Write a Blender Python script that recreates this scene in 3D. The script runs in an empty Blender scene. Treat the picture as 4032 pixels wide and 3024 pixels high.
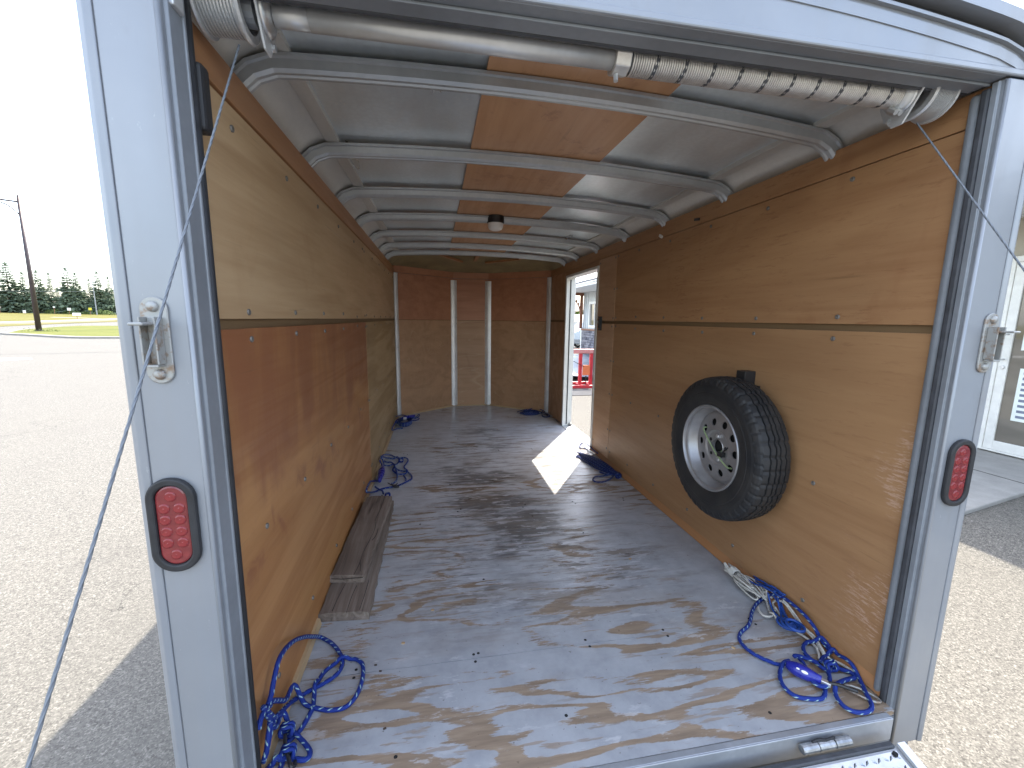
import bpy, bmesh, math, random
from mathutils import Vector, Matrix
random.seed(7)
R = math.radians
GZ = -0.58                      # ground level; 0 is the trailer floor
scene = bpy.context.scene
col = scene.collection

# ------------------------------------------------------------------ camera
cam_d = bpy.data.cameras.new('camera'); cam = bpy.data.objects.new('camera', cam_d); col.objects.link(cam)
cam_d.sensor_width = 36.0; cam_d.lens = 36.0 * 1644.55 / 4032.0
cam_d.clip_start = 0.02; cam_d.clip_end = 5000
_yaw, _pit, _rol = R(-10.3665), R(-8.818), R(-0.742)
_Rm = Matrix.Rotation(_yaw, 3, 'Z') @ Matrix.Rotation(_pit, 3, 'X') @ Matrix.Rotation(_rol, 3, 'Y')
_Rc = _Rm @ Matrix.Rotation(R(90), 3, 'X')
cam.matrix_world = Matrix.Translation((-0.4891, -0.9359, 1.2403)) @ _Rc.to_4x4()
scene.camera = cam

# ------------------------------------------------------------------ sky, sun, exposure
SUN_DIR = Vector((0.735, 1.15, 1.70)).normalized()
world = bpy.data.worlds.new('World'); scene.world = world; world.use_nodes = True
wn = world.node_tree; wn.nodes.clear()
sky = wn.nodes.new('ShaderNodeTexSky'); sky.sky_type = 'NISHITA'; sky.sun_disc = False
sky.sun_elevation = math.asin(SUN_DIR.z); sky.sun_rotation = math.atan2(SUN_DIR.x, SUN_DIR.y)
sky.dust_density = 2.0; sky.air_density = 1.0; sky.ozone_density = 1.0
tc = wn.nodes.new('ShaderNodeTexCoord')
mp = wn.nodes.new('ShaderNodeMapping'); mp.inputs['Scale'].default_value = (1.0, 1.0, 2.2)
cn = wn.nodes.new('ShaderNodeTexNoise'); cn.inputs['Scale'].default_value = 2.1; cn.inputs['Detail'].default_value = 7; cn.inputs['Roughness'].default_value = .55
cr = wn.nodes.new('ShaderNodeValToRGB'); cr.color_ramp.elements[0].position = .43; cr.color_ramp.elements[1].position = .70; cr.color_ramp.elements[0].color = (.03, .03, .03, 1); cr.color_ramp.elements[1].color = (.75, .75, .75, 1)
mx = wn.nodes.new('ShaderNodeMix'); mx.data_type = 'RGBA'
bg = wn.nodes.new('ShaderNodeBackground'); wo = wn.nodes.new('ShaderNodeOutputWorld')
wn.links.new(tc.outputs['Generated'], mp.inputs['Vector']); wn.links.new(mp.outputs[0], cn.inputs['Vector'])
wn.links.new(cn.outputs['Fac'], cr.inputs['Fac']); wn.links.new(cr.outputs['Color'], mx.inputs[0])
wn.links.new(sky.outputs[0], mx.inputs[6]); mx.inputs[7].default_value = (6.5, 6.6, 6.7, 1)
wn.links.new(mx.outputs[2], bg.inputs['Color']); wn.links.new(bg.outputs[0], wo.inputs['Surface'])
bg.inputs['Strength'].default_value = 0.15

sun_d = bpy.data.lights.new('sun', 'SUN'); sun = bpy.data.objects.new('sun', sun_d); col.objects.link(sun)
sun_d.energy = 2.4; sun_d.angle = R(0.53); sun_d.color = (1.0, 0.93, 0.81)
sun.rotation_euler = (-SUN_DIR).to_track_quat('-Z', 'Y').to_euler(); sun.location = (6, 10, 20)

vs = scene.view_settings
vs.view_transform = 'Standard'; vs.look = 'None'; vs.exposure = 2.35; vs.gamma = 1.0; vs.use_curve_mapping = False
scene.render.engine = 'CYCLES'
cy = scene.cycles
cy.use_denoising = True
cy.max_bounces = 14; cy.diffuse_bounces = 8; cy.glossy_bounces = 5
cy.sample_clamp_indirect = 20.0

# ------------------------------------------------------------------ material helpers
class NT:
    def __init__(s, name):
        s.m = bpy.data.materials.new(name); s.m.use_nodes = True
        s.t = s.m.node_tree; s.b = s.t.nodes['Principled BSDF']
        s.obj = None
    def n(s, typ, ins=None, **attr):
        d = s.t.nodes.new(typ)
        for k, v in attr.items(): setattr(d, k, v)
        for k, v in (ins or {}).items():
            if isinstance(v, bpy.types.NodeSocket): s.t.links.new(v, d.inputs[k])
            else: d.inputs[k].default_value = v
        return d
    def co(s, scale=(1, 1, 1), rot=(0, 0, 0), loc=(0, 0, 0), uv=False):
        if s.obj is None: s.obj = s.n('ShaderNodeTexCoord')
        return s.n('ShaderNodeMapping', {'Vector': s.obj.outputs['UV' if uv else 'Object'], 'Scale': scale, 'Rotation': rot, 'Location': loc}).outputs[0]
    def noise(s, vec, scale=1.0, detail=4.0, rough=.5, dist=0.0):
        return s.n('ShaderNodeTexNoise', {'Vector': vec, 'Scale': scale, 'Detail': detail, 'Roughness': rough, 'Distortion': dist}).outputs['Fac']
    def math(s, op, a, b=0.0, c=0.0, clamp=False):
        d = s.n('ShaderNodeMath', {0: a, 1: b, 2: c}, operation=op); d.use_clamp = clamp
        return d.outputs[0]
    def step(s, v, a, b, lo=0.0, hi=1.0):
        return s.n('ShaderNodeMapRange', {'Value': v, 'From Min': a, 'From Max': b, 'To Min': lo, 'To Max': hi}, interpolation_type='SMOOTHSTEP').outputs[0]
    def mix(s, f, a, b, blend='MIX'):
        d = s.n('ShaderNodeMix', {0: f, 6: c4(a), 7: c4(b)}, data_type='RGBA', blend_type=blend)
        return d.outputs[2]
    def ramp(s, f, stops):
        d = s.n('ShaderNodeValToRGB', {'Fac': f}); e = d.color_ramp.elements
        while len(e) < len(stops): e.new(.5)
        for i, (p, c) in enumerate(stops): e[i].position = p; e[i].color = c4(c)
        return d.outputs[0]
    def sep(s, vec=None):
        if vec is None: vec = s.co()
        return s.n('ShaderNodeSeparateXYZ', {0: vec}).outputs
    def bump(s, h, strength=.3, dist=.01):
        o = s.n('ShaderNodeBump', {'Height': h, 'Strength': strength, 'Distance': dist}).outputs[0]
        s.t.links.new(o, s.b.inputs['Normal'])
    def set(s, **k):
        names = dict(color='Base Color', rough='Roughness', metal='Metallic', spec='Specular IOR Level', coat='Coat Weight', alpha='Alpha', trans='Transmission Weight', ior='IOR', emit='Emission Strength', ecol='Emission Color')
        for a, v in k.items():
            i = s.b.inputs[names[a]]
            if isinstance(v, bpy.types.NodeSocket): s.t.links.new(v, i)
            else: i.default_value = c4(v) if a in ('color', 'ecol') else v
        return s.m
def c4(c):
    if isinstance(c, bpy.types.NodeSocket) or isinstance(c, (int, float)): return c
    return tuple(c) + ((1,) if len(c) == 3 else ())

def plain(name, c, rough=.5, metal=0.0, var=.12, scale=12, spec=.5, bump=0.0):
    t = NT(name)
    f = t.noise(t.co(), scale, 5, .6)
    lo = tuple(x * (1 - var) for x in c); hi = tuple(min(1, x * (1 + var)) for x in c)
    t.set(color=t.ramp(f, [(.3, lo), (.7, hi)]), rough=t.step(f, .2, .8, rough * .85, min(1, rough * 1.15)), metal=metal, spec=spec)
    if bump: t.bump(t.noise(t.co(), scale * 6, 4), bump, .004)
    return t.m

def wood(name, c_lo, c_hi, axis='y', fine=70, band=5.0, streak=.5, stain=None, stain_fn=None, rough=.5, seed=0.0, speck=None, pale=None):
    """plywood face: long grain along `axis` (object space), cathedral bands, fine pores, optional stain colour"""
    t = NT(name)
    sc = dict(y=(1, .10, 1), x=(.10, 1, 1), z=(1, 1, .10))[axis]
    v = t.co(sc, loc=(seed, seed * 1.7, seed * .6))
    big = t.noise(v, 2.6, 4, .55, .5)
    bands = t.math('SINE', t.math('MULTIPLY', big, 6.28 * band))
    bandm = t.step(bands, -.9, .9)
    finev = t.co(tuple(a if a == 1 else a * .35 for a in sc), loc=(seed, 0, 0))
    pore = t.noise(finev, fine, 5, .7)
    mid = t.noise(v, 14, 4, .6, .3)
    f = t.math('ADD', t.math('MULTIPLY', bandm, .30 * streak), t.math('ADD', t.math('MULTIPLY', mid, .55), t.math('MULTIPLY', pore, .35)))
    c = t.ramp(f, [(.28, c_lo), (.50, tuple((a + b) / 2 for a, b in zip(c_lo, c_hi))), (.78, c_hi)])
    cloud = t.noise(t.co(loc=(seed, 3, 1)), 1.6, 3, .5)
    c = t.mix(t.step(cloud, .3, .7, .0, .35), c, tuple(x * .72 for x in c_hi), 'MIX')
    if stain:
        c = t.mix(stain_fn(t), c, stain, 'MIX')
    if pale:
        pv = t.noise(t.co(tuple(a * k for a, k in zip(sc, (2.2, 2.2, 1.0)))), 2.3, 2.5, .45, 1.2); li = t.math('ABSOLUTE', t.math('SUBTRACT', t.math('FRACT', t.math('MULTIPLY', pv, 7.0)), .5))
        c = t.mix(t.math('MULTIPLY', t.step(li, .05, .0), t.step(cloud, .42, .62, 0, .5)), c, pale)
    pm = t.step(pore, .60, .72)
    c = t.mix(t.math('MULTIPLY', pm, .35), c, tuple(x * .45 for x in c_lo))
    if speck:
        sv = t.noise(t.co((.16, .16, 1), rot=(R(-3), 0, 0)), 62, 5, .72, .25); sa = t.noise(t.co(loc=(3, 0, 8)), 2.4, 3)
        c = t.mix(t.math('MULTIPLY', t.step(sv, .54, .66), t.step(sa, .3, .7, .18, .52)), c, speck)
    t.set(color=c, rough=t.step(f, .3, .8, rough + .08, rough - .06), spec=.35)
    t.bump(t.math('ADD', pore, t.math('MULTIPLY', bandm, .3)), .12, .002)
    return t.m

M = {}
# ---- trailer woods
def st_left(t):
    p = t.sep(); n1 = t.noise(t.co((1, .9, .55)), 3.2, 5, .6, .8); n2 = t.noise(t.co((1, 2.4, .5), loc=(0, 4, 0)), 3.0, 4, .6, .4)
    zz = t.step(p[2], .35, 1.15)
    a = t.math('ADD', t.math('MULTIPLY', zz, .62), t.math('MULTIPLY', n1, .72))
    top = t.math('MULTIPLY', t.step(a, .60, .80), t.step(n2, .25, .60, .35, .95))
    n3 = t.noise(t.co((1, 1.5, 1.2), loc=(1, 0, 5)), 5.0, 4, .6, .5)
    band = t.math('MULTIPLY', t.step(t.math('ABSOLUTE', t.math('SUBTRACT', p[2], .62)), .13, .02), t.step(n3, .50, .66))
    return t.math('MAXIMUM', top, band)
M['ply_lower_left'] = wood('orange_stained_plywood', (.30, .126, .043), (.46, .226, .082), 'y', 60, 6, .8, (.25, .094, .039), st_left, .42, 1.3)
def st_water(t):
    n1 = t.noise(t.co((1, 1.4, .8), loc=(0, 2, 7)), 3.0, 5, .6, .6)
    return t.step(n1, .58, .70, 0, .30)
M['ply_upper_left'] = wood('pale_tan_plywood', (.37, .232, .118), (.55, .38, .215), 'y', 60, 4, .55, (.36, .22, .11), st_water, .45, 4.1)
def st_scuff(t):
    p = t.sep(); n1 = t.noise(t.co((1, 1.6, 9)), 14, 5, .75); n2 = t.noise(t.co((1, 1, .5), loc=(0, 6, 2)), 5, 3, .5)
    reg = t.math('MULTIPLY', t.step(p[1], .34, .10), t.math('MULTIPLY', t.step(p[2], .02, .2), t.step(p[2], 1.05, .8)))
    return t.math('MULTIPLY', t.math('MULTIPLY', t.step(n1, .50, .60), t.step(n2, .46, .56)), t.math('MULTIPLY', reg, .5))
M['ply_fwd_left'] = wood('olive_brown_plywood', (.26, .165, .075), (.41, .28, .14), 'y', 55, 5, .7, (.20, .12, .05), st_water, .5, 8.2, pale=(.50, .38, .22))
M['ply_right_up'] = wood('red_brown_plywood', (.285, .140, .062), (.42, .238, .115), 'y', 55, 5, .55, (.25, .11, .05), st_water, .42, 2.2, speck=(.20, .085, .04))
M['ply_right_low'] = wood('warm_brown_plywood', (.275, .142, .064), (.395, .228, .112), 'y', 60, 4, .5, (.58, .40, .31), st_scuff, .42, 6.6, speck=(.24, .12, .06))
M['ply_nose_up'] = wood('dark_red_plywood', (.34, .145, .08), (.50, .24, .135), 'x', 55, 4, .5, (.26, .10, .05), st_water, .45, 3.0)
M['ply_nose_low'] = wood('dark_brown_plywood', (.33, .185, .10), (.48, .285, .16), 'x', 55, 5, .6, (.25, .145, .075), st_water, .45, 5.0, pale=(.50, .36, .22))
M['ply_right_fwd'] = wood('lighter_brown_plywood', (.38, .215, .12), (.53, .335, .20), 'y', 60, 4, .4, (.34, .19, .10), st_water, .45, 12.4, speck=(.28, .15, .08))
M['trim_wood'] = wood('trim_board_wood', (.29, .13, .055), (.43, .22, .10), 'y', 60, 3, .4, None, None, .42, 9.0)
M['trim_pale'] = wood('pale_pine_strip', (.38, .26, .14), (.52, .37, .21), 'y', 60, 3, .4, None, None, .5, 9.9)
M['seam_wood'] = wood('seam_strip_wood', (.15, .095, .046), (.21, .135, .068), 'y', 50, 2, .3, None, None, .6, 2.9)
M['ply_ceiling'] = wood('ceiling_plywood', (.38, .19, .088), (.56, .315, .165), 'y', 60, 4, .4, None, None, .40, 7.7, speck=(.24, .10, .05))
M['nose_ceiling'] = plain('olive_fibre_board', (.26, .21, .11), .6, 0, .35, 4)

# ---- floor: grey deck paint worn through to plywood, oil stains
def floor_mat():
    t = NT('worn_grey_painted_plywood')
    p = t.sep(); X, Y = p[0], p[1]
    warp = t.noise(t.co((1.0, 3.0, 1)), 1.1, 3, .5)
    g = t.noise(t.co((.42, 2.1, 1), rot=(0, 0, R(6))), 1.35, 3.2, .45, .5)
    g2 = t.noise(t.co((.42, 2.1, 1), rot=(0, 0, R(6)), loc=(5, 2, 0)), 2.9, 3, .5, .3)
    wave = t.math('SINE', t.math('MULTIPLY', t.math('ADD', g, t.math('MULTIPLY', g2, .25)), 6.28 * 9.5))
    ragged = t.noise(t.co((.22, 1.8, 1)), 75, 6, .8)
    area = t.noise(t.co((.7, 1.0, 1), loc=(2.3, .9, 0)), 1.9, 4, .55)
    # foot traffic: bare patches near the rear door and the middle lane
    rear = t.step(Y, 1.1, -.1)
    lane = t.math('MULTIPLY', t.step(t.math('ABSOLUTE', t.math('ADD', X, .08)), .85, .15), t.step(Y, 3.4, 1.0))
    bias = t.math('ADD', t.math('MULTIPLY', rear, .15), t.math('MULTIPLY', lane, .05))
    v = t.math('ADD', t.math('MULTIPLY', wave, .18), t.math('ADD', t.math('MULTIPLY', area, .95), t.math('ADD', t.math('MULTIPLY', t.math('SUBTRACT', ragged, .5), .50), bias)))
    bare = t.step(v, .700, .722)
    scr = t.noise(t.co((.13, 1, 1), loc=(1, 1, 1)), 30, 4, .65)
    bare2 = t.math('MULTIPLY', t.step(scr, .56, .61), t.step(area, .38, .60))
    bare = t.math('MAXIMUM', bare, t.math('MULTIPLY', bare2, .8))
    pn = t.noise(t.co((1, 1, 1)), 7, 6, .65)
    paint = t.ramp(pn, [(.30, (.285, .295, .315)), (.50, (.36, .372, .392)), (.72, (.43, .442, .462))])
    wg = t.noise(t.co((.12, 1, 1)), 40, 4, .6)
    bw = t.ramp(wg, [(.3, (.19, .14, .10)), (.52, (.275, .203, .142)), (.75, (.365, .28, .20))])
    dim_lift = t.step(Y, .3, 2.4, .94, 1.30)  # paint colour lightened towards the nose to offset the dim light there
    paint = t.mix(1.0, paint, t.n('ShaderNodeCombineColor', {0: dim_lift, 1: dim_lift, 2: dim_lift}).outputs[0], 'MULTIPLY')
    c = t.mix(bare, paint, bw)
    # dark oil and dirt stains down the middle lane
    dn = t.noise(t.co((.75, 1.25, 1), loc=(.4, .2, 0)), 2.4, 5, .62, .3)
    dl = t.math('MULTIPLY', t.step(t.math('ABSOLUTE', t.math('ADD', X, .02)), .75, .05), t.math('MULTIPLY', t.step(Y, .55, 1.15), t.step(Y, 4.1, 3.2)))
    streakn = t.noise(t.co((.20, 1, 1), loc=(3, 7, 0)), 18, 5, .65)
    blob = None
    for bx, by, sx, sy, w in ((-.14, 3.55, .36, .16, .8), (.02, 3.05, .40, .16, .55), (-.18, 2.22, .36, .18, .9), (-.22, 1.72, .30, .18, .9), (.06, 1.42, .34, .22, 1.0), (-.14, 1.16, .24, .14, .7), (-.30, .78, .22, .10, .45), (.25, 1.48, .18, .14, .9)):
        q = t.math('ADD', t.math('POWER', t.math('DIVIDE', t.math('SUBTRACT', X, bx), sx), 2.0), t.math('POWER', t.math('DIVIDE', t.math('SUBTRACT', Y, by), sy), 2.0))
        e = t.math('MULTIPLY', t.math('EXPONENT', t.math('MULTIPLY', q, -1.0)), w)
        blob = e if blob is None else t.math('MAXIMUM', blob, e)
    dl = t.math('ADD', t.math('MULTIPLY', dl, .55), t.math('MULTIPLY', blob, 1.15))
    d = t.math('ADD', t.math('MULTIPLY', dn, .85), t.math('ADD', t.math('MULTIPLY', dl, .22), t.math('MULTIPLY', t.math('SUBTRACT', streakn, .5), .62)))
    dirt = t.math('MULTIPLY', t.step(d, .57, .76), .78)
    c = t.mix(dirt, c, (.060, .054, .048))
    wsc = t.math('MULTIPLY', t.step(t.noise(t.co((.3, 1, 1), loc=(8, 3, 0)), 24, 5, .7), .57, .62), t.step(dn, .42, .6))
    c = t.mix(t.math('MULTIPLY', wsc, .7), c, (.50, .50, .51))
    lm = t.math('MULTIPLY', t.step(t.math('ABSOLUTE', t.math('SUBTRACT', X, .05)), .95, .35), t.math('MULTIPLY', t.step(Y, .35, .95), t.step(Y, 4.3, 3.0)))
    ln = t.noise(t.co((.6, 1.1, 1), loc=(6, 6, 0)), 3.2, 4, .6); lm = t.math('MULTIPLY', lm, t.step(ln, .36, .58, .25, 1.0))
    s1 = t.step(t.noise(t.co((.14, 1, 1), loc=(2, 8, 0)), 20, 6, .68), .51, .58)
    c = t.mix(t.math('MULTIPLY', t.math('MULTIPLY', s1, lm), .72), c, (.175, .135, .098))
    s3 = t.step(t.noise(t.co((.13, 1, 1), loc=(5, 2, 0)), 26, 5, .68), .55, .61)
    c = t.mix(t.math('MULTIPLY', t.math('MULTIPLY', s3, lm), .65), c, (.062, .053, .045))
    s2 = t.step(t.noise(t.co((.24, 1, 1), loc=(4, 1, 0)), 27, 5, .68), .56, .60)
    c = t.mix(t.math('MULTIPLY', t.math('MULTIPLY', s2, lm), .8), c, (.52, .53, .56))
    tan = t.step(t.noise(t.co((.6, 1.4, 1), loc=(9, 1, 0)), 2.2, 4, .6), .52, .70, 0, .35)
    c = t.mix(tan, c, (.235, .19, .145))
    sp = t.step(t.noise(t.co((1, 1, 1), loc=(4, 4, 0)), 70, 2, .5), .70, .74, 0, .6)
    c = t.mix(sp, c, (.10, .07, .05))
    t.set(color=c, rough=t.step(t.math('ADD', t.math('MULTIPLY', bare, .25), t.math('MULTIPLY', pn, .4)), .05, .6, .28, .58), spec=.5)
    t.bump(t.math('ADD', t.math('MULTIPLY', bare, -.8), t.math('MULTIPLY', ragged, .5)), .22, .003)
    return t.m
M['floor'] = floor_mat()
def grey_plank(name, seed, k=1.0):
    t = NT(name)
    v = t.co((1, .06, 1), loc=(seed, seed, 0))
    g = t.noise(v, 26, 6, .7, .6); b = t.noise(t.co((1, .25, 1), loc=(seed, 1, 2)), 5, 4, .6)
    c = t.ramp(g, [(.25, tuple(k * x for x in (.055, .042, .034))), (.48, tuple(k * x for x in (.175, .140, .115))), (.75, tuple(k * x for x in (.30, .255, .215)))])
    c = t.mix(t.step(b, .4, .7, 0, .5), c, (.10, .078, .062))
    t.set(color=c, rough=.8, spec=.2); t.bump(g, .6, .004)
    return t.m
M['plank_a'] = grey_plank('weathered_grey_wood', 1.0); M['plank_b'] = grey_plank('weathered_brown_wood', 6.0, 1.15)
M['crack'] = plain('dark_crack', (.02, .016, .013), .9)

# ---- metals and paints
def galv(name, c=(.52, .54, .55), rough=.42, metal=.75, spots=True):
    t = NT(name)
    v = t.n('ShaderNodeTexVoronoi', {'Vector': t.co(), 'Scale': 55.0}).outputs['Distance']
    n1 = t.noise(t.co((1, .25, 1)), 4, 5, .6)
    col_ = t.ramp(n1, [(.3, tuple(x * .78 for x in c)), (.7, tuple(min(1, x * 1.08) for x in c))])
    col_ = t.mix(t.step(v, .2, .8, 0, .18), col_, tuple(x * .7 for x in c))
    if spots:
        sp = t.noise(t.co((1, 1, 1)), 85, 2, .5); pa = t.noise(t.co(), 2.2, 3)
        col_ = t.mix(t.math('MULTIPLY', t.step(sp, .66, .70), t.step(pa, .45, .62, 0, .8)), col_, (.78, .80, .80))
    t.set(color=col_, rough=t.step(n1, .2, .8, rough - .08, rough + .12), metal=metal)
    t.bump(n1, .05, .004)
    return t.m
M['roof_sheet'] = galv('galvanised_roof_sheet', (.78, .86, .90), .33, .62)
M['strip'] = galv('corner_strip_aluminium', (.80, .80, .79), .34, .4, False)
M['rib'] = galv('galvanised_steel_bow', (.47, .49, .50), .46, .5, False)
M['cove'] = galv('aluminium_cove', (.66, .65, .61), .50, .35, False)
M['alu'] = galv('mill_aluminium', (.62, .63, .64), .38, .55, False)
M['screw'] = plain('dull_screw_head', (.20, .185, .165), .55, .5, .25, 60)
M['cable'] = plain('steel_cable', (.15, .165, .185), .5, .15, .1, 60)
M['spring'] = plain('bright_spring_steel', (.62, .60, .57), .40, .7, .15, 40)
M['chrome'] = plain('zinc_plated_steel', (.62, .63, .64), .32, .8, .15, 20)
def silver_paint():
    t = NT('silver_grey_trailer_paint')
    n1 = t.noise(t.co((1, 1, .06)), 9, 5, .6); n2 = t.noise(t.co(), 3, 4, .6); n3 = t.noise(t.co(), 140, 2)
    c = t.ramp(n2, [(.3, (.232, .246, .268)), (.7, (.272, .286, .308))])
    c = t.mix(t.step(n1, .52, .74, 0, .38), c, (.245, .245, .245))
    sc_ = t.noise(t.co((1, 1, .5)), 55, 4, .8); c = t.mix(t.step(sc_, .66, .72, 0, .35), c, (.40, .41, .42))
    gr = t.noise(t.co((1, 1, .35), loc=(2, 2, 2)), 6, 5, .7); c = t.mix(t.step(gr, .56, .72, 0, .30), c, (.19, .185, .175))
    low = t.step(t.sep()[2], .9, -.1, 0, .35)
    c = t.mix(t.math('MULTIPLY', low, t.step(n2, .2, .8)), c, (.31, .29, .265))
    t.set(color=c, rough=t.step(n1, .3, .8, .30, .46), metal=.25, spec=.5, coat=.15); t.bump(n3, .03, .001)
    return t.m
M['silver'] = silver_paint()
M['frame_grey'] = galv('dull_grey_steel', (.25, .27, .295), .5, .3, False)
M['sill'] = galv('worn_sill_metal', (.40, .42, .45), .40, .5, False)
M['hinge'] = plain('greasy_steel', (.34, .35, .36), .35, .7, .4, 45)
M['rubber'] = plain('black_rubber', (.022, .022, .024), .55, 0, .3, 30, .4)
M['seal'] = plain('grey_rubber_seal', (.05, .053, .06), .5, 0, .3, 20)
M['black_plastic'] = plain('black_plastic', (.02, .02, .021), .4, 0, .2, 20)
M['white_plastic'] = plain('white_plastic', (.74, .73, .70), .35, 0, .05, 20)
M['rusty_zinc'] = (lambda t: (t.set(color=t.mix(t.step(t.noise(t.co(), 40, 5, .65), .5, .66, 0, .75), (.34, .34, .325), (.22, .13, .07)), rough=.5, metal=.45), t.m)[1])(NT('rusty_zinc'))
def tyre_mat():
    t = NT('tyre_rubber'); n1 = t.noise(t.co(), 9, 5, .6)
    t.set(color=t.ramp(n1, [(.35, (.013, .014, .016)), (.7, (.032, .030, .028))]), rough=.58, spec=.45); t.bump(t.noise(t.co(), 160, 3), .1, .002); return t.m
M['tyre'] = tyre_mat()
M['rim'] = plain('silver_painted_steel_rim', (.345, .335, .335), .38, .55, .14, 14)
M['dark'] = plain('dark_void', (.012, .012, .012), .9)
def lens_mat():
    t = NT('red_lens_plastic'); w = t.n('ShaderNodeTexVoronoi', {'Vector': t.co(), 'Scale': 60.0}).outputs['Distance']
    t.set(color=t.ramp(w, [(.2, (.20, .024, .026)), (.7, (.155, .017, .020))]), rough=.22, spec=.5, coat=.3); t.bump(w, .2, .003); return t.m
M['lens'] = lens_mat()
M['led'] = plain('red_reflector', (.205, .022, .024), .18, .0, .2, 60)
def tread_mat():
    t = NT('aluminium_tread_plate'); n = t.noise(t.co(), 18, 4)
    t.set(color=t.ramp(n, [(.3, (.34, .35, .37)), (.7, (.46, .47, .49))]), rough=.3, metal=.85); return t.m
M['tread'] = tread_mat()

# ---- ropes (u runs along the rope in metres, v around it)
def rope_mat(name, base, fleck, amount=.5, wl=.030, white=False):
    t = NT(name)
    u, v = t.sep(t.co(uv=True))[0:2]
    tw = t.math('FRACT', t.math('ADD', t.math('MULTIPLY', u, 1 / wl), t.math('MULTIPLY', v, 2.0)))
    tv = t.math('FRACT', t.math('MULTIPLY', v, 2.0))
    cell = t.math('MULTIPLY', t.step(t.math('ABSOLUTE', t.math('SUBTRACT', tw, .5)), .13, .08), t.step(t.math('ABSOLUTE', t.math('SUBTRACT', tv, .5)), .22, .14))
    br = t.math('MULTIPLY', t.math('SINE', t.math('MULTIPLY', t.math('ADD', t.math('MULTIPLY', u, 260), t.math('MULTIPLY', v, 4)), 6.28)), t.math('SINE', t.math('MULTIPLY', t.math('SUBTRACT', t.math('MULTIPLY', u, 260), t.math('MULTIPLY', v, 4)), 6.28)))
    c = t.mix(t.step(br, -1, 1), tuple(x * .6 for x in base), base)
    c = t.mix(t.math('MULTIPLY', cell, amount), c, fleck)
    t.set(color=c, rough=.55, spec=.3); t.bump(br, .4, .002)
    return t.m
M['rope_blue'] = rope_mat('blue_braided_rope', (.010, .036, .26), (.42, .62, .55), .75)
M['rope_dark'] = rope_mat('dark_blue_braided_rope', (.012, .030, .17), (.30, .36, .42), .6)
M['rope_white'] = rope_mat('white_braided_cord', (.68, .66, .60), (.30, .33, .30), .55, .012)
M['rope_green'] = rope_mat('green_white_cord', (.40, .52, .26), (.70, .74, .60), .8, .010)
M['blue_strap'] = plain('blue_webbing', (.014, .06, .27), .5, 0, .25, 30)
M['blue_plastic'] = plain('blue_plastic', (.018, .025, .26), .28, 0, .12, 30)
M['paper'] = plain('white_paper', (.72, .76, .70), .6, 0, .06, 9)
M['ink'] = plain('grey_print', (.16, .18, .24), .6)

# ---- outdoors
def ground_mat():
    t = NT('pale_worn_asphalt')
    a = t.n('ShaderNodeTexVoronoi', {'Vector': t.co(), 'Scale': 150.0}).outputs['Color']
    ag = t.n('ShaderNodeSeparateColor', {0: a}).outputs[0]
    n1 = t.noise(t.co(), 38, 5, .75); n2 = t.noise(t.co(), .35, 5, .6); n3 = t.noise(t.co((1, .3, 1), rot=(0, 0, R(35))), 2.0, 4, .6)
    f = t.math('ADD', t.math('MULTIPLY', ag, .45), t.math('MULTIPLY', n1, .75))
    c = t.ramp(f, [(.32, (.050, .047, .042)), (.50, (.112, .105, .092)), (.70, (.148, .139, .121)), (.88, (.26, .243, .212))])
    c = t.mix(t.step(n2, .35, .7, 0, .35), c, (.145, .135, .116)); c = t.mix(t.step(n3, .5, .75, 0, .25), c, (.115, .107, .096))
    wv = t.noise(t.co((1, 1, 1)), .42, 7, .62, .4); crk = t.step(t.math('ABSOLUTE', t.math('SUBTRACT', wv, .5)), .0026, .0008)
    c = t.mix(t.math('MULTIPLY', crk, t.step(n2, .45, .6, 0, .8)), c, (.045, .042, .038))
    st = t.step(t.noise(t.co((1, 1, 1), loc=(7, 3, 0)), .8, 4, .6), .62, .74, 0, .30); c = t.mix(st, c, (.085, .08, .073))
    t.set(color=c, rough=.88, spec=.25); t.bump(f, .35, .005); return t.m
M['ground'] = ground_mat()
def conc(name, c, sc=5):
    t = NT(name); n1 = t.noise(t.co(), sc, 6, .65); n2 = t.noise(t.co(), 60, 4, .7)
    f = t.math('ADD', t.math('MULTIPLY', n1, .7), t.math('MULTIPLY', n2, .3))
    t.set(color=t.ramp(f, [(.3, tuple(x * .8 for x in c)), (.7, tuple(min(1, x * 1.15) for x in c))]), rough=.85, spec=.25); t.bump(n2, .3, .004); return t.m
M['concrete'] = conc('pale_concrete', (.31, .30, .28)); M['kerb'] = conc('kerb_concrete', (.26, .245, .22)); M['path'] = conc('path_concrete', (.33, .31, .28))
M['shade_grey'] = conc('painted_shade_grey', (.075, .075, .08), 9)
M['apron'] = conc('grey_asphalt', (.125, .12, .112), 14)
M['paint_white'] = conc('white_road_paint', (.68, .68, .66), 12); M['tar'] = plain('tar_seam', (.03, .028, .026), .7)
def grass_mat(name, a, b, d):
    t = NT(name); n1 = t.noise(t.co(), .16, 5, .65); n2 = t.noise(t.co(), 3.5, 5, .7)
    c = t.ramp(t.math('ADD', t.math('MULTIPLY', n1, .6), t.math('MULTIPLY', n2, .4)), [(.32, a), (.5, b), (.68, d)])
    t.set(color=c, rough=.9, spec=.15); t.bump(n2, .6, .05); return t.m
M['grass'] = grass_mat('mown_grass', (.066, .082, .014), (.108, .115, .022), (.155, .145, .036))
M['field'] = grass_mat('dry_field_grass', (.075, .078, .018), (.125, .115, .027), (.17, .145, .046))
M['dirt'] = plain('brown_verge', (.14, .115, .06), .9, 0, .3, 1.5)
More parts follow.
